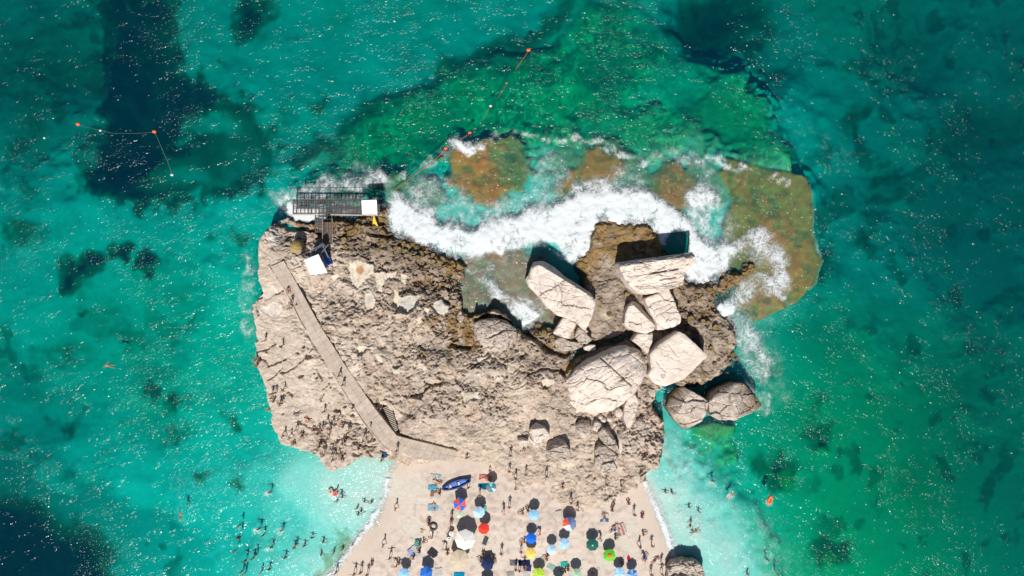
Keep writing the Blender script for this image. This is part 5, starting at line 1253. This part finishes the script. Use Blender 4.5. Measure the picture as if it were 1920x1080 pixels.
crowd('on the sand at the western shore', 'people at the western shore', [(742, 954, 'walk', 60, 'orange'), (719, 1022, 'walk', 60, 'red'), (731, 1046, 'arms', 20, 'red', 'red'), (697, 1058, 'sit', 0, 'red', 'dark'), (630, 1073, 'arms', 30, 'dark'), (664, 1076, 'arms', 0, 'red'), (676, 1073, 'walk', 0, 'dark'), (688, 1078, 'stand', 0, 'dark'), (743, 1062, 'bend', 90, 'red', 'red'), (748, 1056, 'sit', 30, 'red')])
crowd('in the middle of the beach', 'people in the middle of the beach', [(824, 925, 'sit', 60, 'black'), (804, 983, 'sit', 20, 'red'), (899, 929, 'stand', 0, 'orange'), (878, 914, 'arms', 20, 'red'), (944, 964, 'bend', 10, 'red'), (955, 951, 'stand', 0, 'dark', 'dark'), (940, 1038, 'stand', 0, 'dark'), (846, 975, 'walk', 0, 'grey'), (845, 989, 'stand', 0, 'pink', 'red'),
   (977, 1035, 'stand', 0, 'black'), (787, 1019, 'sit', 80, 'navy', 'navy'), (794, 1016, 'sit', -90, 'red'), (810, 1010, 'bend', 50, 'white'), (839, 1038, 'sit', 0, 'dark', 'white'), (836, 1030, 'bend', 90, 'dark'), (906, 1040, 'sit', 0, 'black', 'orange'), (920, 1042, 'sit', 100, 'blue'), (926, 1049, 'sit', 200, 'orange'), (901, 1052, 'sit', 40, 'white', 'white'), (1025, 1049, 'sit', 60, 'red'), (1027, 1040, 'sit', 0, 'navy'),
   (983, 1015, 'sit', 100, 'pink'), (1013, 1001, 'bend', 120, 'orange', 'red'), (983, 1063, 'arms', 0, 'orange'), (967, 1068, 'stand', 0, 'dark'), (974, 1070, 'stand', 0, 'dark'), (984, 1066, 'sit', 0, 'orange', 'orange'), (1065, 1068, 'sit', 0, 'dark'), (1059, 1071, 'sit', 90, 'black'), (1127, 1014, 'bend', 40, 'dark'), (1154, 1009, 'sit', -60, 'orange'),
   (1166, 1057, 'sit', 0, 'red', 'red'), (980, 962, 'sit', 90, 'pink'), (990, 958, 'sit', 30, 'black'), (1062, 975, 'sit', 0, 'dark'), (1111, 1075, 'sit', 0, 'orange'), (775, 1046, 'sit', 120, 'grey'), (786, 1034, 'sit', 30, 'black')])
crowd('on a towel', 'sunbathers on towels', [(820, 904, 'lie', 60, 'orange'), (909, 897, 'lie', 100, 'red'), (1158, 990, 'lie', 20, 'orange'), (813, 951, 'lie', 0, 'blue'), (1148, 992, 'lie', -40, 'navy'), (1132, 969, 'lie', 10, 'blue')])
GS = 'swimmers in the west bay'
crowd('of the western bay', GS, [(x_, y_, 'wade', R.uniform(-60, 60), R.choice(['black', 'red', 'navy', 'dark', 'pink'])) for x_, y_ in
   ((505, 924), (447, 987), (484, 993), (491, 1006), (527, 996), (444, 1010), (438, 1035), (478, 1041), (472, 1049), (457, 1054), (508, 1027), (533, 1047), (554, 1022))])
crowd('near the western shore', 'bathers near the western shore', [(x_, y_, 'wade', R.uniform(-60, 60), R.choice(['black', 'red', 'navy', 'dark', 'pink'])) for x_, y_ in
   ((550, 1029), (569, 1025), (584, 1009), (451, 1074), (488, 1075), (503, 1069), (605, 1017), (601, 1041), (625, 1037), (642, 1030), (661, 1022), (456, 1078))])
crowd('below the southern rock spit', 'bathers below the rock spit', [(x_, y_, 'wade', R.uniform(-60, 60), 'black', 'black' if k_ % 2 else None) for k_, (x_, y_) in enumerate(
   ((670, 953), (677, 959), (671, 966), (683, 941), (696, 943), (632, 917), (640, 925), (641, 933), (632, 941)))])
crowd('east of the beach', 'bathers east of the beach', [(x_, y_, 'wade', R.uniform(-60, 60), R.choice(['black', 'red', 'navy', 'dark'])) for x_, y_ in
   ((1248, 924), (1260, 925), (1338, 903), (1293, 952), (1311, 960), (1296, 978), (1295, 987), (1440, 1051), (1458, 1077), (1403, 1078))])
person(205, 686, 'swim', 80, 'red', 'lone swimmer far out in the green water left of the rock', 'lone swimmers')
person(338, 969, 'swim', 0, 'dark', 'lone swimmer in the open turquoise water left of the bathers', 'lone swimmers')
person(1371, 929, 'swim', 130, 'orange', 'swimmer stretched out where the pale and green water meet', 'lone swimmers')
person(1304, 997, 'swim', 100, 'orange', 'swimmer face down in the milky shallows east of the beach', 'lone swimmers')
person(1443, 937, 'swim', -20, 'orange', 'swimmer on the orange raft in the eastern green water', 'lone swimmers')

# ------------------------------------------------------------------ umbrellas
def canopy_panel_mesh(r, n, k0=0, rise=None, half=False):
    rise = rise or r * .30
    me = bpy.data.meshes.new('canopy_panel')
    a0, a1 = -math.pi / n, math.pi / n
    V_ = []; F = []
    m_ = 4
    for i in range(m_ + 1):
        t = i / m_
        rr_ = r * t
        zz_ = rise * (1 - t ** 1.35)
        for j in range(3):
            a_ = a0 + (a1 - a0) * j / 2
            rad_ = rr_ * (1.0 if j != 1 else math.cos(math.pi / n) * (.985))
            V_.append((rad_ * math.cos(a_), rad_ * math.sin(a_), zz_ - (0.02 * t if j == 1 else 0)))
    for i in range(m_):
        for j in range(2):
            b0 = i * 3 + j
            F.append((b0, b0 + 3, b0 + 4, b0 + 1))
    nv = len(V_)
    for j in range(2): pass
    # valance hanging from the rim
    e = m_ * 3
    for j in range(3):
        x, y, z = V_[e + j]; V_.append((x * 1.0, y * 1.0, z - .12))
    for j in range(2): F.append((e + j, nv + j, nv + j + 1, e + j + 1))
    me.from_pydata(V_, [], F); me.materials.append(M_CLOTH)
    return me
UC = dict(lightblue=(.26, .50, .72), paleblue=(.40, .58, .74), blue=(.012, .13, .60), red=(.68, .05, .03), white=(.62, .62, .58), beige=(.53, .44, .32), yellow=(.74, .54, .12), dgreen=(.02, .11, .09), green=(.12, .48, .03), lime=(.42, .62, .06),
          pgreen=(.30, .48, .32), navy=(.02, .03, .09), teal=(.0, .28, .30), grey=(.18, .16, .17), dblue=(.05, .16, .50), coral=(.72, .10, .05), cream=(.55, .53, .42), slate=(.16, .20, .34), orange=(.7, .16, .05))
def umbrella(px, py, rpx, cols, label, n=8, top=1.9, hub=None, rot=None, tilt=0):
    top = top * .85
    gz = max(ground_z(px, py), .4)
    rise = rpx * MPP * .28
    zc = gz + top - rise * .5
    p = P(px, py, zc)
    r_ = rpx * MPP * (H - zc) / H
    t = thing('beach_umbrella', label, 'umbrella', (p.x, p.y, gz), math.radians(rot if rot is not None else R.uniform(0, 60)), 'umbrellas on the beach')
    me = canopy_panel_mesh(r_, n, rise=rise)
    for k in range(n):
        o = bpy.data.objects.new('canopy_panel', me); COL.objects.link(o); o.parent = t
        o.location = (0, 0, top - rise); o.rotation_euler = (0, 0, 2 * math.pi * k / n)
        c_ = UC[cols[k % len(cols)]]; v_ = R.uniform(.84, 1.08)
        o.color = tuple(min(v * v_, 1) for v in c_) + (1,)
    bm = bmesh.new(); bar_bm(bm, (0, 0, -.3), (0, 0, top + .04), .025, 6); finish('pole', bm, M_METAL, t)
    bm = bmesh.new(); bar_bm(bm, (0, 0, top - .01), (0, 0, top + .06), .09 if not hub else hub[1], 10, .03 if not hub else hub[1] * .8); finish('finial', bm, M_CLOTH, t, None, UC[hub[0]] if hub else UC[cols[0]])
    return t
umbrella(862, 946, 13, ['coral', 'blue'], 'umbrella with six alternating red and blue panels', 6, rot=10)
umbrella(898, 961, 11.5, ['paleblue'], 'pale blue umbrella right of the red and blue one')
umbrella(907, 992, 11, ['red'], 'plain bright red umbrella')
umbrella(872, 1013, 20, ['white'], 'large plain white parasol above the beige one', top=2.6, hub=('white', .12), rot=20)
umbrella(861, 1050, 19, ['beige'], 'large beige parasol touching the white one', top=2.5, hub=('cream', .08))
umbrella(921, 914, 10, ['grey', 'teal', 'paleblue', 'teal', 'grey'], 'small teal, grey and white panelled umbrella beside the coral towel')
umbrella(861, 964, 8.5, ['cream', 'pgreen', 'cream'], 'small cream umbrella half hidden below the red and blue one', top=1.5)
umbrella(757, 1076, 10.5, ['lightblue'], 'light blue umbrella furthest left on the beach')
umbrella(799, 1075, 13, ['blue', 'dblue'], 'strong blue umbrella at the lower left of the beach', 6)
umbrella(1001, 966, 10.5, ['lightblue'], 'light blue umbrella nearest to the rocks')
umbrella(996, 1010, 10.5, ['blue'], 'royal blue umbrella directly above the yellow one')
umbrella(995, 1038, 10.5, ['yellow'], 'plain yellow umbrella directly below the royal blue one')
umbrella(1034, 1031, 10, ['paleblue'], 'pale blue umbrella, left one of the pair in mid beach', hub=('white', .06))
umbrella(1058, 1020, 11, ['lightblue', 'paleblue'], 'light blue umbrella, right one of the pair in mid beach', hub=('red', .04))
umbrella(1068, 983, 13.5, ['slate', 'slate', 'dblue', 'coral', 'coral', 'white', 'paleblue', 'slate'], 'umbrella part red, part patterned blue with a white edge', rot=0)
umbrella(1111, 1022, 12, ['dgreen'], 'dark green umbrella with a pale ring at its centre', hub=('pgreen', .16))
umbrella(1143, 1042, 12, ['green'], 'bright green umbrella with an orange centre', hub=('orange', .32))
umbrella(1162, 1075, 11, ['lightblue', 'paleblue'], 'light blue umbrella, left one of two at the lower right')
umbrella(1186, 1078, 10.5, ['lightblue', 'dblue'], 'deeper blue umbrella, right one of two at the lower right')
umbrella(1010, 1077, 12, ['lime'], 'lime green umbrella cut by the bottom of the picture')
umbrella(1080, 1077, 11, ['pgreen', 'pgreen', 'cream'], 'pale green umbrella cut by the bottom of the picture', hub=('white', .07))
umbrella(914, 1058, 13, ['navy'], 'navy umbrella over a crowded group', n=6, top=1.5)
umbrella(912, 1098, 12, ['navy'], 'umbrella just outside the bottom edge whose shadow falls into the picture')
umbrella(1047, 1092, 11, ['teal'], 'teal umbrella just beyond the bottom edge right of the lime one')
umbrella(1112, 1096, 11, ['blue', 'coral'], 'umbrella just beyond the bottom edge right of the pale green one')

# ------------------------------------------------------------------ towels, mats, rings, the inflatable kayak
TG = 'towels and mats on the sand'
def towel(px, py, wpx, hpx, rot, cols, label, th=.035, lift=.06, name='towel', cat='towel'):
    gz = max(ground_z(px, py), .3) + lift
    p = P(px, py, gz)
    t = thing(name, label, cat, p, math.radians(rot), TG)
    W_, H_ = wpx * MPP, hpx * MPP
    n = len(cols)
    for i, c_ in enumerate(cols):
        bm = bmesh.new()
        x0, x1 = -W_ / 2 + W_ * i / n, -W_ / 2 + W_ * (i + 1) / n
        k = 5
        rows = []
        for a_ in range(3):
            for b_ in range(k + 1):
                x = x0 + (x1 - x0) * a_ / 2; y = -H_ / 2 + H_ * b_ / k
                rows.append(bm.verts.new((x + .02 * math.sin(7 * y + px), y + .03 * math.sin(5 * x + py), .02 * math.sin(9 * x + 6 * y + px))))
        for a_ in range(2):
            for b_ in range(k): bm.faces.new((rows[a_ * (k + 1) + b_], rows[(a_ + 1) * (k + 1) + b_], rows[(a_ + 1) * (k + 1) + b_ + 1], rows[a_ * (k + 1) + b_ + 1]))
        bmesh.ops.solidify(bm, geom=bm.faces[:], thickness=th)
        finish('stripe' if n > 1 else 'cloth', bm, M_CLOTH, t, None, c_)
W1 = (.66, .64, .60); PK = (.62, .25, .20); LB = (.30, .55, .66); MT = (.42, .60, .52)
towel(817, 893, 20, 7, -8, [W1, MT, W1, LB], 'mint and white blanket at the upper left of the towels')
towel(820, 904, 20, 7, -6, [W1, PK, W1, (.5, .4, .34)], 'thin pink and white towel under a sunbather')
towel(811, 914, 17, 9, -3, [(.10, .48, .62)], 'sky blue towel above the brown mat')
towel(817, 926, 20, 10, -4, [(.34, .20, .14)], 'brown mat with a person sitting on it')
towel(813, 952, 21, 12, -3, [LB, (.20, .50, .62), LB], 'pale aqua towel alone with a sunbather on it')
towel(910, 898, 24, 14, -6, [(.74, .25, .20)], 'coral pink towel with a sunbather in red')
towel(906, 914, 19, 14, 0, [(.0, .17, .26)], 'dark teal towel below the coral one')
towel(1048, 968, 12, 20, 10, [W1], 'plain white towel left of the red and blue patterned umbrella')
towel(1133, 968, 17, 8, 10, [W1, PK, W1], 'small pink and white towel on the right, near the rock')
towel(1133, 976, 16, 5, 0, [(.1, .2, .4), W1, (.1, .2, .4)], 'narrow blue and white towel just under the pink one')
towel(1160, 995, 26, 22, 20, [W1, LB, W1, PK, W1, PK, W1], 'large candy striped blanket on the right')
towel(1149, 991, 9, 12, 25, [W1, (.04, .12, .40)], 'blue and white towel beside the candy striped blanket')
towel(963, 1055, 14, 11, 0, [(.22, .22, .26)], 'grey mat left of the navy ones')
towel(983, 1056, 22, 11, 0, [(.02, .03, .12)], 'long navy mat with people beside it')
towel(991, 1065, 10, 11, -6, [(.03, .06, .22)], 'square blue mat under the end of the navy one')
towel(813, 1038, 21, 15, -40, [(.055, .055, .065)], 'charcoal mat turned at an angle')
towel(777, 1036, 18, 22, 40, [(.42, .46, .68), W1], 'lavender and white sheet left of the charcoal mat')
towel(784, 1018, 13, 12, 0, [(.10, .55, .52)], 'small turquoise towel by the western group')
towel(910, 1014, 8, 16, -20, [(.10, .13, .13)], 'dark grey green lounger cloth below the red umbrella')
towel(1033, 1063, 15, 10, -30, [MT], 'pale aqua towel right of the lime umbrella')
towel(1058, 1058, 14, 10, 0, [(.05, .55, .48)], 'bright turquoise towel left of the pale green umbrella')
towel(986, 1077, 16, 12, 0, [W1], 'white towel at the bottom edge left of the lime umbrella')
towel(957, 1076, 14, 9, 10, [(.45, .42, .38)], 'grey beige towel at the bottom edge')
towel(1176, 1049, 12, 9, 30, [(.60, .02, .09)], 'crimson towel between two umbrella shadows')
towel(1208, 1046, 10, 9, 20, [(.05, .22, .52)], 'blue towel under a sitter at the eastern shore')
towel(861, 1078, 20, 9, 0, [(.0, .36, .58)], 'blue towel under the beige parasol at the bottom edge')
towel(822, 1072, 14, 13, 5, [W1], 'white towel right of the strong blue umbrella')
towel(793, 996, 10, 7, 0, [(.60, .48, .22), W1], 'small sand yellow towel west of the beach middle')
towel(905, 1048, 12, 10, 0, [W1], 'white towel peeping out left of the navy umbrella')
towel(721, 853, 9, 10, 8, [(.05, .14, .27)], 'blue towel lying on the rock by the foot of the path', lift=.25)
towel(907, 954, 10, 9, 0, [(.15, .55, .50)], 'aqua towel showing right of the pale blue umbrella')
towel(545, 547, 8, 5, 10, [W1], 'white towel beside the sitter at the top of the path', lift=.12)
def ring(px, py, rpx, col, label, z=None, thick=.3, name='swim_ring'):
    gz = (max(ground_z(px, py), .3) if z is None else z)
    p = P(px, py, gz)
    bm = bmesh.new(); r_ = rpx * MPP; t_ = r_ * thick; n, m_ = 20, 8
    G = [[bm.verts.new(((r_ - t_ + t_ * math.cos(b)) * math.cos(a), (r_ - t_ + t_ * math.cos(b)) * math.sin(a), t_ * math.sin(b) + t_ * .8)) for b in [2 * math.pi * j / m_ for j in range(m_)]] for a in [2 * math.pi * i / n for i in range(n)]]
    for i in range(n):
        for j in range(m_): bm.faces.new((G[i][j], G[(i + 1) % n][j], G[(i + 1) % n][(j + 1) % m_], G[i][(j + 1) % m_]))
    me = bpy.data.meshes.new(name); bmesh.ops.recalc_face_normals(bm, faces=bm.faces); bm.to_mesh(me); bm.free(); me.materials.append(M_PLAST)
    me.polygons.foreach_set('use_smooth', np.full(len(me.polygons), True))
    o = bpy.data.objects.new(name, me); COL.objects.link(o); o.location = p; o.color = col + (1,)
    setp(o, label, 'ring'); return o
ring(805, 972, 4, (.10, .09, .09), 'small dark ring lying above the big tube')
ring(813, 987, 8, (.07, .06, .06), 'big black tube lying left of the beach middle', thick=.26)
ring(620, 921, 5, (.70, .38, .28), 'salmon swim ring floating in the western bay', 0.0)
ring(629, 925, 5, (.75, .12, .10), 'red swim ring floating in the western bay', 0.0)
ring(627, 933, 4, (.70, .74, .80), 'white swim ring floating in the western bay', 0.0)
raft = ring(1443, 937, 7, (.80, .16, .04), 'orange raft ring under the swimmer in the east', 0.0)
raft.scale = (.7, 1.3, 1); raft.rotation_euler = (0, 0, math.radians(-20))
for (x_, y_, c_, lb) in ((846, 1001, (.7, .7, .68), 'round white hat, upper one beside the white parasol'), (842, 1011, (.6, .58, .52), 'round cream hat, lower one beside the white parasol')):
    gz = ground_z(x_, y_); p = P(x_, y_, gz + .75)
    bm = bmesh.new(); bar_bm(bm, (0, 0, 0), (0, 0, .03), .36, 14, .35); bar_bm(bm, (0, 0, .03), (0, 0, .16), .17, 12, .12)
    o = finish('sun_hat', bm, M_CLOTH, None, None, c_); o.location = p; setp(o, lb, 'hat')
    s_ = person(x_, y_, 'sit', 20, 'dark', 'person sitting under the ' + lb.split(',')[0] + (' (upper)' if y_ < 1005 else ' (lower)'), 'people wearing sun hats', top='dark')
# inflatable kayak
kp = P(856, 907, ground_z(856, 907) + .02)
ky = thing('inflatable_kayak', 'long blue inflatable kayak lying on the sand above the umbrellas', 'kayak', kp, math.radians(19))
Lk, Wk = 2.12, .52
n = 40; cen = []
for i in range(n):
    a_ = 2 * math.pi * i / n
    x = Lk * math.cos(a_); y = Wk * math.sin(a_) * (1 - .25 * abs(math.cos(a_)) ** 3)
    cen.append(Vector((x, y, .22 + .16 * abs(math.cos(a_)) ** 6)))
def tube_loop(name, cen, rr_, col, parent):
    bm = bmesh.new(); m_ = 10; G = []
    for i, c_ in enumerate(cen):
        d_ = (cen[(i + 1) % len(cen)] - cen[i - 1]).normalized(); s_ = Vector((-d_.y, d_.x, 0)).normalized(); u_ = d_.cross(s_)
        G.append([bm.verts.new(c_ + s_ * rr_ * math.cos(b) + u_ * rr_ * math.sin(b)) for b in [2 * math.pi * j / m_ for j in range(m_)]])
    for i in range(len(cen)):
        for j in range(m_): bm.faces.new((G[i][j], G[(i + 1) % len(cen)][j], G[(i + 1) % len(cen)][(j + 1) % m_], G[i][(j + 1) % m_]))
    return finish(name, bm, M_PLAST, parent, None, col, True)
tube_loop('side_tube', cen, .17, (.015, .035, .13), ky)
bm = bmesh.new(); f_ = [bm.verts.new((c_.x * .95, c_.y * .9, .14)) for c_ in cen]; g_ = [bm.verts.new((c_.x * .95, c_.y * .9, .02)) for c_ in cen]
bm.faces.new(f_); bm.faces.new(g_[::-1])
for i in range(n): bm.faces.new((f_[i], g_[i], g_[(i + 1) % n], f_[(i + 1) % n]))
finish('floor', bm, M_PLAST, ky, None, (.05, .15, .50))
for x in (-1.0, .35):
    bm = bmesh.new(); box_bm(bm, x - .22, x + .22, -.26, .26, .14, .30); bmesh.ops.bevel(bm, geom=bm.edges[:], offset=.05, segments=2, affect='EDGES'); finish('seat', bm, M_PLAST, ky, None, (.42, .42, .46))
    bm = bmesh.new(); box_bm(bm, x - .30, x - .20, -.24, .24, .2, .55); bmesh.ops.bevel(bm, geom=bm.edges[:], offset=.03, segments=2, affect='EDGES'); finish('backrest', bm, M_PLAST, ky, None, (.12, .17, .45))
for x in (-1.5, 1.2):
    bm = bmesh.new(); box_bm(bm, x - .25, x + .25, -.12, .12, .15, .19); finish('deck_patch', bm, M_PLAST, ky, None, (.10, .22, .60))

# ------------------------------------------------------------------ buoys and their lines
BG = 'small buoys on the anchored lines'
def buoy(px, py, col, label, r=.28):
    p = P(px, py, .05)
    t = thing('buoy', label, 'buoy', p, 0, BG)
    bm = bmesh.new(); bmesh.ops.create_icosphere(bm, subdivisions=2, radius=r)
    for v in bm.verts: v.co.z = v.co.z * .8 + .1; v.co.x *= 1.25
    finish('float', bm, M_PLAST, t, None, col, True)
    bm = bmesh.new(); bar_bm(bm, (0, 0, r * .7), (0, 0, r * 1.3), .05, 6); finish('eye', bm, M_METAL, t)
RD = (.75, .13, .05)
for a in ((147, 233, RD, 'orange buoy at the left end of the long line in dark water', .27), (290, 247, RD, 'orange buoy at the right end of the long line in dark water', .27), (189, 245, W1, 'white float midway on the line between the orange buoys', .16), (323, 328, W1, 'white float far below the orange buoys', .2),
          (84, 259, W1, 'white float alone left of the orange buoys', .14), (991, 94, RD, 'red buoy over the northern reef', .26), (920, 199, W1, 'white float over the northern reef', .18), (950, 156, RD, 'faint red float between the reef buoys', .12), (881, 249, RD, 'red buoy next to the surf crest', .22), (836, 278, RD, 'red buoy in the foam beside the brown shelf', .24)):
    buoy(*a[:4], r=a[4])
def line(pts, label, col, r=.03, z=0.16):
    bm = bmesh.new()
    W_ = [P(x, y, z) for x, y in pts]
    for a, b in zip(W_, W_[1:]): bar_bm(bm, a, b, r, 4)
    o = finish('rope', bm, M_PLAST, None, W_[0], col); setp(o, label, 'rope')
line([(147, 234), (170, 240), (189, 245), (215, 250), (255, 250), (289, 248)], 'thin slack rope strung between the two orange buoys', (.10, .17, .17), .018)
line([(291, 250), (302, 275), (314, 302), (323, 328)], 'thin rope running down from the right orange buoy', (.2, .3, .3), .02)
line([(990, 96), (984, 106), (972, 122), (967, 130)], 'red rope trailing from the reef buoy', (.30, .08, .05), .05, .1)
line([(950, 158), (943, 168), (934, 184)], 'faint red rope piece over the reef', (.22, .07, .05), .04, .1)
line([(918, 202), (911, 216), (903, 226)], 'dark rope under the white reef float', (.16, .09, .06), .04, .1)
line([(836, 280), (815, 300), (790, 318), (760, 342), (735, 360)], 'red brown rope leading to the pier through the foam', (.35, .10, .06), .06, .2)
line([(881, 250), (868, 258), (852, 270), (842, 276)], 'short rope between the two red buoys by the surf', (.25, .10, .07), .04, .2)
